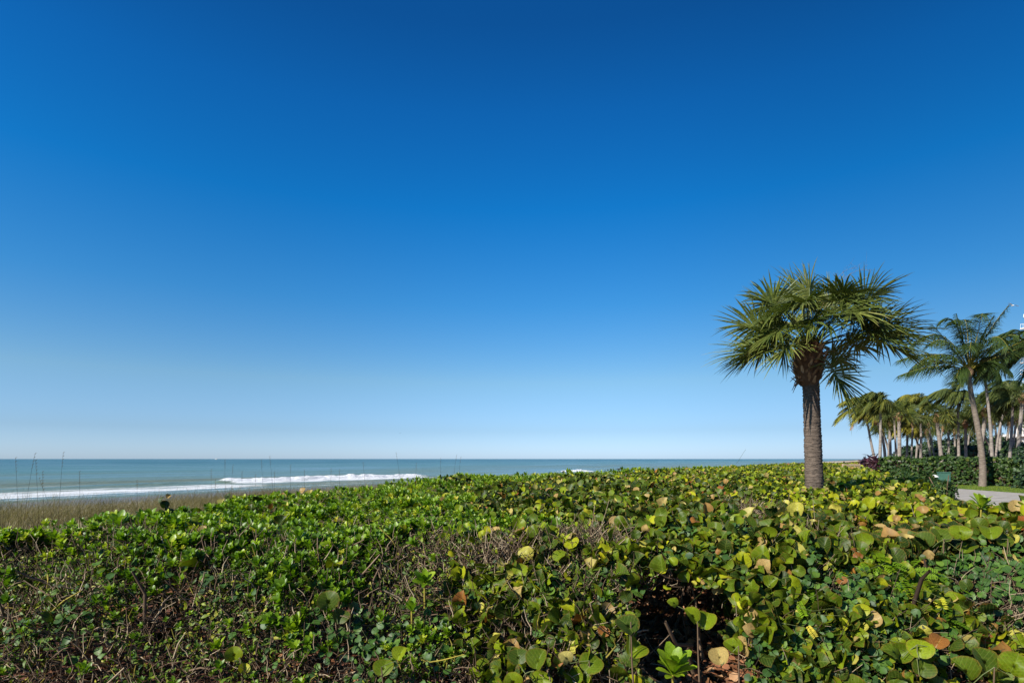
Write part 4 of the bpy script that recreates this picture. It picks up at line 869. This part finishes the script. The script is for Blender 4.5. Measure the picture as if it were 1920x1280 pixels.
def coco_palm(base, crown_, mids, tips, label, Ll=.75, nl=46, w0=.022, mat='coco', r=(.19, .12), tint=.4, wind=(-.6, 0, -.1), group=None, rach=True, seed=0, dead=None, foot=True):
    rng = np.random.default_rng(seed); base = np.array(base, float); crown_ = np.array(crown_, float)
    th = thing('coconut_palm', tuple(base.tolist()), label, 'palm tree', group)
    pts = [np.zeros(3)] + [np.array(m) - base for m in mids] + [crown_ - base]
    Hh = crown_[2] - base[2]; rd = np.interp(np.linspace(0, 1, len(pts)), [0, .12, 1], [r[0] * 1.25 if foot else r[0], r[0], r[1]])
    link('trunk', trunk_mesh('trunk', pts, rd, M['cocotrunk' if rach else 'fartrunk'], 90 if rach else 40, 14 if rach else 8, .12, .07, seed), th)
    c = crown_ - base
    # swollen top with leaf bases and a few nuts
    kk = np.linspace(0, 1, 8); th_ = np.arange(10) * 2 * math.pi / 10; rr = np.interp(kk, [0, .3, .6, 1], [r[1] * .9, r[1] * 1.9, r[1] * 1.7, r[1] * .5])[:, None] * (1 + .15 * rng.normal(0, 1, (8, 10)))
    V = np.stack([c[0] + rr * np.cos(th_), c[1] + rr * np.sin(th_), c[2] - .45 + (kk * .75)[:, None] + 0 * rr], -1).reshape(-1, 3); idx = np.arange(80).reshape(8, 10)
    link('crown_shaft', mesh_np('crown_shaft', V, np.stack([idx[:-1], np.roll(idx[:-1], -1, 1), np.roll(idx[1:], -1, 1), idx[1:]], -1).reshape(-1, 4), M['boot'], np.full(80, .6)), th)
    for (t1, t2, tn) in tips:
        V, F, T, P = coco_frond(c, c + np.array(t1), c + np.array(t2), nl, Ll, wind, w0, tint + tn, rng, K=4 if rach else 3)
        rv, rf = tubes(P[::3][None], np.linspace(.035, .007, len(P[::3]))[None], 4)
        if rach:
            fr = link('frond', mesh_np('frond', V, F, M[mat], T, smooth=False), th); link('rachis', mesh_np('rachis', rv, rf, M['ystem']), fr)
        else:
            fr = link('frond', mesh_np('frond', V, F, M[mat], T, smooth=False), th); link('rachis', mesh_np('rachis', rv, rf, M['petiole']), fr)
    if dead is not None:
        V, F, T, P = coco_frond(c, c + np.array(dead[0]), c + np.array(dead[1]), 22, Ll * .5, (0, 0, -1), w0, .9, rng, K=3, hang=1.2); rv, rf = tubes(P[::3][None], np.linspace(.05, .01, 14)[None], 4)
        V2, F2 = joinVF([(V, F), (rv, rf)]); link('dead_frond', mesh_np('dead_frond', V2, F2, M['litter'], np.full(len(V2), .9), smooth=False), th)
    return th
def ip(px, py, D): return tuple(at(px, py, D).tolist())
# the tall coconut palm on the lawn: frond tips read as offsets in metres from the crown
def px_tip(D, cx, cy, lst):
    out = []
    for (mx, my, tx, ty, dy, tn) in lst:
        k = D / FPX; out.append((((mx - cx) * k, dy * .5, -(my - cy) * k), ((tx - cx) * k, dy, -(ty - cy) * k), tn))
    return out
D = 35.5
tips = px_tip(D, 1817, 694, [(1760, 640, 1686, 694, -1.2, .05), (1765, 672, 1692, 703, .4, -.05), (1770, 615, 1728, 650, -.6, .1), (1785, 585, 1733, 640, 1.2, 0), (1792, 590, 1752, 612, -1.5, .05), (1808, 570, 1782, 596, .8, .0),
    (1830, 560, 1800, 610, -1.6, .1), (1830, 590, 1836, 590, 1.2, 0), (1840, 620, 1872, 577, -.8, .05), (1846, 640, 1884, 596, .6, .3), (1860, 620, 1868, 640, -1.6, 0), (1850, 650, 1905, 640, 1.4, -.1), (1870, 655, 1920, 638, -.4, 0),
    (1868, 650, 1900, 672, 1.0, -.1), (1850, 660, 1872, 704, -1.0, -.15), (1840, 670, 1858, 716, .8, -.15), (1770, 650, 1740, 690, 1.8, -.1), (1800, 620, 1770, 668, -2.0, 0), (1835, 600, 1835, 668, -2.2, -.05), (1790, 680, 1775, 712, -.8, -.1), (1850, 600, 1856, 602, 1.8, -.1), (1812, 640, 1800, 586, .3, .1), (1800, 650, 1768, 602, .9, .0), (1830, 640, 1850, 596, -.5, .15), (1778, 640, 1700, 672, .9, .0), (1862, 665, 1896, 655, -1.2, .1)])
coco_palm(ip(1842, 914.5, D), ip(1817, 694, D), [ip(1841, 850, D), ip(1832, 795, D), ip(1821, 735, D)], tips, 'tall leaning coconut palm on the lawn beside the path, in front of the clipped hedge', Ll=1.1, nl=70, w0=.024, r=(.175, .12), wind=(-.22, 0, -.05), seed=1)
# second coconut crown just behind it, on a curved trunk
def rand_tips(rng, n, Lf, wind=.45, tn=0.0):
    out = []
    for i in range(n):
        a = i * 2.4 + rng.normal(0, .2); e = rad(rng.uniform(-5, 75)); L1 = Lf * rng.uniform(.8, 1.1)
        h = np.array([math.cos(a) * math.cos(e), math.sin(a) * math.cos(e), math.sin(e)])
        m = h * L1 * .62 + np.array([-wind * .25 * L1, 0, .16 * L1]); t = h * L1 * .78 + np.array([-.95 * wind * L1, 0, -.70 * L1 * (1 - .55 * math.sin(e))])
        out.append((tuple(m), tuple(t), tn + rng.normal(0, .06)))
    return out
def far_coco(cx, cy, bx, D, Lf, label, midx=None, tint=.4, n=16, wind=.45, by=None, seed=0, mat='farpalm', dead=None, Ll=.95, r=(.125, .08)):
    rng = np.random.default_rng(seed + 100); base = at(bx, 0, D); base[2] = 0; c = at(cx, cy, D); mid = at(midx if midx is not None else (cx + bx) / 2, (cy + 880) / 2, D)
    return coco_palm(base, c, [mid], rand_tips(rng, n + 4, Lf * .76, wind), label, Ll=Ll, nl=46, w0=.042, mat=mat, r=r, tint=tint, wind=(-.9, 0, -.15), rach=False, seed=seed, dead=dead)
far_coco(1844, 694, 1862, 46, 2.4, 'coconut palm with a dark crown half hidden behind the tall leaning one', 1856, .25, 14, .2, seed=2, mat='coco')
far_coco(1622, 764, 1647, 58, 2.9, 'leaning coconut palm at the left end of the grove with a hanging dead frond', 1632, .78, 15, .62, seed=3, dead=((-.7, 0, .1), (-1.5, 0, -2.1)))
far_coco(1651, 755, 1649, 48, 2.3, 'slim straight coconut palm beside the dark red shrub', 1651, .55, 15, .4, seed=4, r=(.12, .085))
far_coco(1725, 757, 1725, 62, 3.3, 'yellow-green windblown coconut palm in the middle of the grove', 1727, .76, 17, .6, seed=5)
far_coco(1796, 738, 1799, 56, 3.2, 'dark windblown coconut palm left of the tall leaning one', 1797, .42, 17, .62, seed=6)
far_coco(1899, 738, 1890, 50, 3.1, 'coconut palm near the right edge before the white building', 1897, .35, 18, .45, seed=7)
far_coco(1940, 655, 1950, 40, 4.3, 'coconut palm at the right edge whose fronds reach into view', 1946, .5, 18, .35, seed=8, mat='coco')
far_coco(1706, 800, 1735, 70, 2.6, 'small yellow coconut palm on a slanting trunk behind the grove', 1724, .85, 13, .4, seed=9)
far_coco(1860, 752, 1872, 72, 3.0, 'coconut palm with an upright tuft between the pale trunks', 1868, .45, 14, .1, seed=10)
far_coco(1668, 782, 1664, 70, 2.6, 'yellowish coconut palm behind the slim straight one', 1667, .86, 13, .4, seed=12)

def far_sabal(cx, cy, bx, D, R_, label, tint=.5, n=27, mid=None, seed=0, r=.135, nseg=26):
    rng = np.random.default_rng(seed + 300); base = at(bx, 0, D); base[2] = 0; c = at(cx, cy, D)
    th = thing('cabbage_palm', tuple(base.tolist()), label, 'palm tree'); cl = c - base; m = (at(mid if mid else (cx + bx) / 2, (cy + 880) / 2, D) - base)
    link('trunk', trunk_mesh('trunk', [np.zeros(3), m, cl], [r * 1.1, r, r * .95], M['fartrunk'], 30, 8, .2, .06, seed), th)
    kk = np.linspace(0, 1, 6); t_ = np.arange(8) * 2 * math.pi / 8; rr = np.interp(kk, [0, .4, 1], [r, r * 2.0, r])[:, None] * (1 + .15 * rng.normal(0, 1, (6, 8)))
    V = np.stack([cl[0] + rr * np.cos(t_), cl[1] + rr * np.sin(t_), cl[2] - .7 + (kk * .9)[:, None] + 0 * rr], -1).reshape(-1, 3); idx = np.arange(48).reshape(6, 8)
    link('boot_ball', mesh_np('boot_ball', V, np.stack([idx[:-1], np.roll(idx[:-1], -1, 1), np.roll(idx[1:], -1, 1), idx[1:]], -1).reshape(-1, 4), M['boot'], np.full(48, .4)), th)
    R_ = R_ * .80
    for i in range(n):
        a = i * 2.4 + rng.normal(0, .2); e = math.asin(np.clip(-.45 + 1.4 * (i + .5) / n, -.6, .98)); h = np.array([math.cos(a) * math.cos(e), math.sin(a) * math.cos(e), math.sin(e)]); Lp = R_ * .42 * rng.uniform(.8, 1.15)
        up = norm(UP - h * h[2]) if abs(h[2]) < .95 else np.array([1., 0, 0])
        V, F, T = fan(cl + h * Lp, h, norm(up + rng.normal(0, .7, 3)), nseg, R_ * .66, .45, .034, tint + rng.normal(0, .08), K=4, rng=rng)
        pv, pf = tubes(np.array([cl, cl + h * Lp * 1.1])[None], np.array([[.03, .02]]), 3); fr = link('frond', mesh_np('frond', V, F, M['farpalm'], T, smooth=False), th); link('petiole', mesh_np('petiole', pv, pf, M['petiole']), fr)
    return th
far_sabal(1641, 784, 1659, 62, 2.2, 'cabbage palm half behind the slim coconut palm, left in the grove', .45, mid=1657, seed=1)
far_sabal(1668, 792, 1671, 66, 2.3, 'cabbage palm on a short trunk between the slim coconut and the thick pale trunk', .42, seed=2)
far_sabal(1686, 776, 1687, 56, 2.4, 'cabbage palm with a thick pale straight trunk and round grey-green crown', .48, seed=3, r=.165)
far_sabal(1755, 778, 1769, 56, 2.4, 'cabbage palm leaning left with round grey-green crown, mid grove', .46, seed=4, r=.165)
far_sabal(1778, 782, 1780, 74, 2.6, 'cabbage palm in shade behind the leaning one, mid grove', .3, seed=5)
far_sabal(1810, 790, 1812, 60, 2.3, 'cabbage palm close left of the tall leaning coconut trunk', .38, seed=6)
far_sabal(1848, 768, 1831, 52, 2.5, 'cabbage palm with a bent brown trunk crossing behind the tall coconut', .35, mid=1842, seed=7, r=.165)
far_sabal(1876, 776, 1874, 60, 2.4, 'cabbage palm with reddish trunk, third from the right edge', .34, seed=8)
far_sabal(1918, 742, 1903, 46, 2.3, 'cabbage palm with a grey slanting trunk at the right edge', .35, mid=1912, seed=9)
far_sabal(1702, 798, 1700, 72, 2.5, 'shaded cabbage palm behind the thick pale trunk', .25, seed=10)
far_sabal(1738, 806, 1748, 76, 2.5, 'shaded cabbage palm behind the windblown yellow palm', .25, seed=11)
far_sabal(1830, 800, 1868, 66, 2.3, 'cabbage palm with pale curved trunk right of the tall coconut trunk', .35, mid=1858, seed=12)
far_sabal(1893, 790, 1882, 70, 2.4, 'cabbage palm in front of the small white building', .3, seed=13)
far_sabal(1790, 806, 1792, 80, 2.4, 'farthest cabbage palm seen between the mid grove trunks', .25, seed=14)
far_sabal(1722, 812, 1716, 80, 2.3, 'low shaded cabbage palm left of the mid grove', .22, seed=15)
far_sabal(1655, 806, 1677, 78, 2.1, 'low cabbage palm farthest back at the left end of the grove', .3, seed=16)

for k, (cx, cy, bx, D, mid, lab) in enumerate([(1712, 790, 1708, 66, None, 'slim cabbage palm with a nearly black trunk just left of the windblown yellow palm'), (1742, 792, 1762, 68, 1748, 'cabbage palm on a strongly slanting trunk crossing the mid grove'),
        (1768, 800, 1757, 72, None, 'cabbage palm leaning right behind the round grey-green mid crown'), (1824, 776, 1814, 70, 1816, 'slim cabbage palm just left of where the bent brown trunk meets the hedge'),
        (1862, 786, 1852, 64, None, 'slim cabbage palm directly right of the tall coconut trunk'), (1884, 768, 1866, 58, 1871, 'cabbage palm leaning far right over the pale curved trunk'), (1906, 782, 1896, 62, None, 'slim cabbage palm between the two palms nearest the right edge'), (1676, 770, 1682, 60, None, 'slim cabbage palm pressed against the thick pale trunk, on its left')]):
    far_sabal(cx, cy, bx, D, 1.9, lab, .34 + .03 * (k % 4), n=20, mid=mid, seed=30 + k, r=.10)
# ---------------------------------------------------------------- clipped hedge along the lawn, bushes behind
def leaf_wall(th, poly, h, thick, dens, size, mat, seed, hn=.15):
    rng = np.random.default_rng(seed); poly = np.array(poly, float); seg = np.diff(poly, axis=0); ln = np.linalg.norm(seg, axis=1); n = int(ln.sum() * (h + thick) * dens)
    k = rng.choice(len(ln), n, p=ln / ln.sum()); u = rng.random(n); p = poly[k] + seg[k] * u[:, None]; dirn = norm(seg[k]); nr = np.stack([dirn[:, 1], -dirn[:, 0]], -1)
    ontop = rng.random(n) < thick / (h + thick); hh = h + hn * (vnoise(p[:, 0], p[:, 1], .8, seed) - .5) * 2
    off = np.where(ontop, rng.uniform(-thick, 0, n), rng.normal(0, .07, n) + .22 * (vnoise(p[:, 0] + p[:, 1], rng.random(n) * h, .5, seed + 1) - .5)); z = np.where(ontop, hh + rng.normal(0, .05, n), hh * rng.uniform(0.03, 1.03, n))
    P = np.stack([p[:, 0] + nr[:, 0] * off, p[:, 1] + nr[:, 1] * off, z], -1); nrm = np.stack([nr[:, 0], nr[:, 1], 0 * z], -1) * np.where(ontop, 0, 1)[:, None] * .6 + UP * .3 + rng.normal(0, .5, (n, 3)) + SUN * .3
    return P, basis(nrm, rng.normal(0, 1, (n, 3))), size * rng.uniform(.6, 1.3, n), np.clip(rng.normal(.5, .25, n), 0, 1)
def hedge_wall(name, poly, h, thick, label, cat, dens=110, size=.17, mat='wallleaf', seed=1):
    th = thing(name, (poly[0][0], poly[0][1], 0), label, cat); P, R, sc, tn = leaf_wall(None, poly, h, thick, dens, size, mat, seed)
    org = np.array([poly[0][0], poly[0][1], 0]); o = joined('foliage', GR_LO, RNG.integers(0, 3, len(P)), P - org, R, sc, tn, M[mat], th); o['kind'] = 'stuff'
    # solid body for the hedge, coloured dark to paint its shaded inside
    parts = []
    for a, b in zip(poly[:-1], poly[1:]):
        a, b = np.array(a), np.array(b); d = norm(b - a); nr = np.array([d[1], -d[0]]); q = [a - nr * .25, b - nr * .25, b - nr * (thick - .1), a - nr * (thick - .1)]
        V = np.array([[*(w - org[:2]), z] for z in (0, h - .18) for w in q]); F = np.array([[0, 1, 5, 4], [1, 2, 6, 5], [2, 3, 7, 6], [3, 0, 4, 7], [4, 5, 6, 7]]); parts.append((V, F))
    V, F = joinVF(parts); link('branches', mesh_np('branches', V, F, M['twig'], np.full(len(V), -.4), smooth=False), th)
    return th
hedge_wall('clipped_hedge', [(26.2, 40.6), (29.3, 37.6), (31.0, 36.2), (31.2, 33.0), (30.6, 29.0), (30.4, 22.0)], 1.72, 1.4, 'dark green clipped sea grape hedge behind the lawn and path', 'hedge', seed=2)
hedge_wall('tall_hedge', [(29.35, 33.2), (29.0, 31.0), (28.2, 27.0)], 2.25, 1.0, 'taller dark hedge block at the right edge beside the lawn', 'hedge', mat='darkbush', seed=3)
def bush(px, ptop, D, wpx, label, mat='darkbush', name='bush', cat='bush', n=1500, size=.2, seed=0, ybase=None):
    c = at(px, ptop, D); Hh = c[2]; Rw = wpx / FPX * D / 2; th = thing(name, (float(c[0]), float(D), 0), label, cat); rng = np.random.default_rng(seed + 500)
    v = norm(rng.normal(0, 1, (n, 3))); rr = 1 - rng.exponential(.14, n).clip(0, .8); lob = .78 + .45 * vnoise(v[:, 0] * 2 + 9, v[:, 2] * 2 + v[:, 1] * 2 + 9, .6, seed)
    P = v * (rr * lob)[:, None] * np.array([Rw, Rw * .8, Hh * .5]) + np.array([0, 0, Hh * .52]); P[:, 2] = np.abs(P[:, 2])
    R = basis(v + rng.normal(0, .5, (n, 3)) + UP * .3, rng.normal(0, 1, (n, 3))); T = OVATE if mat != 'cordyline' else [strip_leaf([.05, .16, .18, .12, .02], [0, .03, .02, -.06, -.2])]
    o = joined('crown', [to_tri(t) for t in T], rng.integers(0, len(T), n), P, R, size * rng.uniform(.7, 1.4, n), np.clip(rng.normal(.5, .25, n), 0, 1), M[mat], th); 
    k = 7; Q, r_ = twigs(k, np.zeros((k, 3)) + rng.normal(0, .1, (k, 3)) * np.array([1, 1, 0]), UP + rng.normal(0, .3, (k, 3)) , np.full(k, Hh * .75), np.full(k, .03 + Hh * .008)); V, F = tubes(Q, r_, 5); link('trunk', mesh_np('trunk', V, F, M['twig'], np.full(len(V), .5)), th)
    return th
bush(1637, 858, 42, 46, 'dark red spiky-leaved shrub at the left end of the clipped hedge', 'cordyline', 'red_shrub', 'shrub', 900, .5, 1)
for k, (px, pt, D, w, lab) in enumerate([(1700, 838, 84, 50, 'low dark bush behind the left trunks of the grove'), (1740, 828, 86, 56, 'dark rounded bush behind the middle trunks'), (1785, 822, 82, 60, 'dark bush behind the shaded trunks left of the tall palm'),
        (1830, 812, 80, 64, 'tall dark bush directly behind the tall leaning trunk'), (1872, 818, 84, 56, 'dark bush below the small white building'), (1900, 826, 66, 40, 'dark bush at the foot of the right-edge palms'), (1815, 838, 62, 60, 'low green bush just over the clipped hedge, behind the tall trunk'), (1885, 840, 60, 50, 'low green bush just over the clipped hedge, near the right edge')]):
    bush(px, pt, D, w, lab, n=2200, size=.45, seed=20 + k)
# dark low shrub round the utility box
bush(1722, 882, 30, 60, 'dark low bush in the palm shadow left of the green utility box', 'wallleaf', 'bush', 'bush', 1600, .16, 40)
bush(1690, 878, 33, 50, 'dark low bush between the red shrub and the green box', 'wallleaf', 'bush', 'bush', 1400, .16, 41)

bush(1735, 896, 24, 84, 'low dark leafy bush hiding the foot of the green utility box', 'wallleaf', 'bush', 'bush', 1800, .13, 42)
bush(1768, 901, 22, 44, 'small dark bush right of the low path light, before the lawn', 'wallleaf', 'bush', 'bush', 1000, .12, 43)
# ---------------------------------------------------------------- utility box, lamp, bench
b = at(1770, 0, 33.5); ub = thing('utility_box', (float(b[0]), float(b[1]), .03), 'green metal utility box with sloping lid in front of the clipped hedge', 'utility box', rz=rad(-12)); ub.scale = (.88, .88, .95)
link('body', box_mesh('body', (-.30, .30, -.22, .22, .08, .93), M['box'], .012), ub); link('lid', box_mesh('lid', (-.33, .33, -.25, .25, .933, 1.0), M['box'], .015), ub)
link('base', box_mesh('base', (-.36, .36, -.28, .28, 0, .077), M['concrete'], .01), ub); link('door', box_mesh('door', (-.25, .25, -.236, -.223, .14, .88), M['box'], .004), ub)
link('handle', box_mesh('handle', (.16, .19, -.262, -.238, .48, .60), M['grey'], .004), ub)
b = at(1752, 0, 32); lp = thing('path_light', (float(b[0]), float(b[1]), .03), 'low path light with a white domed cap, left of the green utility box', 'path light')
V, F = tubes(np.array([[0, 0, 0], [0, 0, .4], [0, 0, .74]])[None], np.full((1, 3), .03), 8); link('post', mesh_np('post', V, F, M['grey']), lp)
kk = [(0.22, .70), (.20, .74), (.13, .80), (.05, .83), (.001, .84)]; th = np.arange(16) * 2 * math.pi / 16
V = np.array([[r_ * math.cos(t_), r_ * math.sin(t_), z_] for r_, z_ in kk for t_ in th]); idx = np.arange(80).reshape(5, 16)
link('cap', mesh_np('cap', V, np.stack([idx[:-1], np.roll(idx[:-1], -1, 1), np.roll(idx[1:], -1, 1), idx[1:]], -1).reshape(-1, 4), M['white']), lp)
b = at(1597, 0, 36.5); bn = thing('wooden_bench', (float(b[0]), float(b[1]), .08), 'pale wooden bench back showing over the thicket left of the red shrub', 'bench', rz=rad(8))
for k in range(3): link('slat', box_mesh('slat', (-.62, .62, -.02, .02, .98 + k * .13, 1.08 + k * .13), M['wood'], .006), bn)
for k in range(4): link('slat', box_mesh('slat', (-.62, .62, -.46 + k * .11, -.38 + k * .11, .72, .75), M['wood'], .006), bn)
for x in (-.6, .6):
    for y in (-.42, .045): link('leg', box_mesh('leg', (x - .035, x + .035, y - .02, y + .02, 0, .715 if y < 0 else 1.36), M['wood'], .004), bn)
b = at(1614, 0, 37.6); o = link('post', None); C.objects.unlink(o); bpy.data.objects.remove(o)
th_ = thing('bollard', (float(b[0]), float(b[1]), 0), 'short grey post right beside the wooden bench', 'post')
link('shaft', box_mesh('shaft', (-.12, .12, -.12, .12, 0, 1.18), M['grey'], .01), th_); link('top', box_mesh('top', (-.14, .14, -.14, .14, 1.183, 1.24), M['grey'], .01), th_)

# ---------------------------------------------------------------- buildings
def block(name, x0, y0, w, d, floors, fh, label, bays, balcony=1.5, side_bays=6):
    th = thing(name, (x0, y0, 0), label, 'building', rz=rad(-46)); H = floors * fh
    link('wall', box_mesh('wall', (0, w, 0, d, 0, H), M['wall']), th); link('roof', box_mesh('roof', (-.5, w + .5, -.5, d + .5, H + .003, H + .9), M['white'], .05), th)
    bw = w / bays; wm = box_mesh('window', (-.9, .9, -.05, .05, 0, 2.1), M['white']); gm2 = box_mesh('pane', (-.8, .8, -.07, -.055, .1, 2.0), M['glass'])
    wms = box_mesh('window', (-.05, .05, -.8, .8, 0, 1.7), M['white']); gms = box_mesh('pane', (-.07, -.055, -.7, .7, .1, 1.6), M['glass'])
    for f in range(floors):
        if f and balcony: 
            s_ = link('balcony', box_mesh('balcony', (-1.1, w + .1, -balcony, -.003, f * fh - .12, f * fh + .12), M['white'], .02), th)
            parts = [box_np(x_ - .03, x_ + .03, -balcony + .02, -balcony + .08, f * fh + .123, f * fh + 1.1) for x_ in np.arange(-1.0, w, .5)] + [box_np(-1.1, w, -balcony + .01, -balcony + .09, f * fh + 1.103, f * fh + 1.18)]
            V, F = joinVF(parts); link('railing', mesh_np('railing', V, F, M['white'], smooth=False), s_)
        for k in range(bays):
            o = link('window', wm, th); o.location = ((k + .5) * bw, -.056, f * fh + .35); g = link('pane', gm2, o)
        for k in range(side_bays):
            o = link('window', wms, th); o.location = (-.056, (k + .5) * d / side_bays, f * fh + .7); g = link('pane', gms, o)
    return th
block('apartment_tower', 150 * (1916.5 - 960) / FPX + 1.1, 150, 24, 18, 13, 3.0, 'tall white apartment tower at the right edge', 7)
block('apartment_house', 110 * (1906 - 960) / FPX, 110, 22, 12, 3, 3.1, 'low cream apartment house behind the right-edge palms', 6, 1.2, 3)
block('beach_house', 120 * (1880 - 960) / FPX, 120, 5.5, 8, 2, 3.0, 'small pale house seen between the palm trunks', 2, 0, 2)

# ---------------------------------------------------------------- birds, boat
def gull(p, span, mat, label, name='gull', perched=False):
    th = thing(name, p, label, 'bird'); P = np.array([[-.5, 0, 0], [-.3, 0, .03], [0, 0, .05], [.25, 0, .03], [.45, 0, 0]]) * span * .55
    V, F = tubes(P[None], np.array([[.01, .07, .09, .06, .02]]) * span * .7, 8); link('body', mesh_np('body', V, F, mat), th)
    for sg in (-1, 1):
        if perched: pts = [(-.25, sg * .06, .05), (.2, sg * .07, .05), (.1, sg * .1, .0), (-.3, sg * .08, .0)]
        else: pts = [(.1, 0, .04), (-.12, 0, .04), (-.05, sg * .28, .16), (.1, sg * .26, .17), (-.12, sg * .6, .08), (-.04, sg * .58, .10)]
        V = np.array(pts) * span; F = np.array([[0, 1, 2, 3]] if perched else [[0, 1, 2, 3], [3, 2, 4, 5]]); V = np.concatenate([V, V + np.array([0, 0, -.015 * span])]); nn = len(pts)
        F = np.concatenate([F, F[:, ::-1] + nn]); link('wing', mesh_np('wing', V, F, mat), th)
    return th
g_ = gull(ip(1899, 573, 70), 1.1, M['gull'], 'white gull in flight high beside the tower'); g_.rotation_euler = (rad(20), 0, rad(80))
g_ = gull(ip(750, 812, 150), .55, M['darkbird'], 'tiny dark bird flying low over the sea', 'seabird'); g_.rotation_euler = (0, 0, rad(70))
P = ip(1161, 879, 26); g_ = gull(P, .42, M['darkbird'], 'small dark bird perched on the thicket crest against the sea', 'perched_bird', True)
bt_ = thing('boat', (float(at(405, 0, 4200)[0]), 4200, SEA_Z), 'small white boat on the horizon at the left', 'boat')
V = np.array([[-9, -2.5, .2], [-9, 2.5, .2], [8, 2, .2], [12, 0, .2], [8, -2, .2], [-10, -3, 2.6], [-10, 3, 2.6], [8, 2.8, 3.0], [14, 0, 3.4], [8, -2.8, 3.0]])
me = bpy.data.meshes.new('hull'); me.from_pydata(V.tolist(), [], [[0, 4, 3, 2, 1], [5, 6, 7, 8, 9]] + [[i, (i + 1) % 5, 5 + (i + 1) % 5, 5 + i] for i in range(5)]); me.materials.append(M['white']); link('hull', me, bt_)
link('cabin', box_mesh('cabin', (-5, 4, -1.8, 1.8, 3.0, 5.6), M['white'], .2), bt_); link('mast', box_mesh('mast', (-1, -.7, -.15, .15, 5.603, 9), M['white']), bt_)
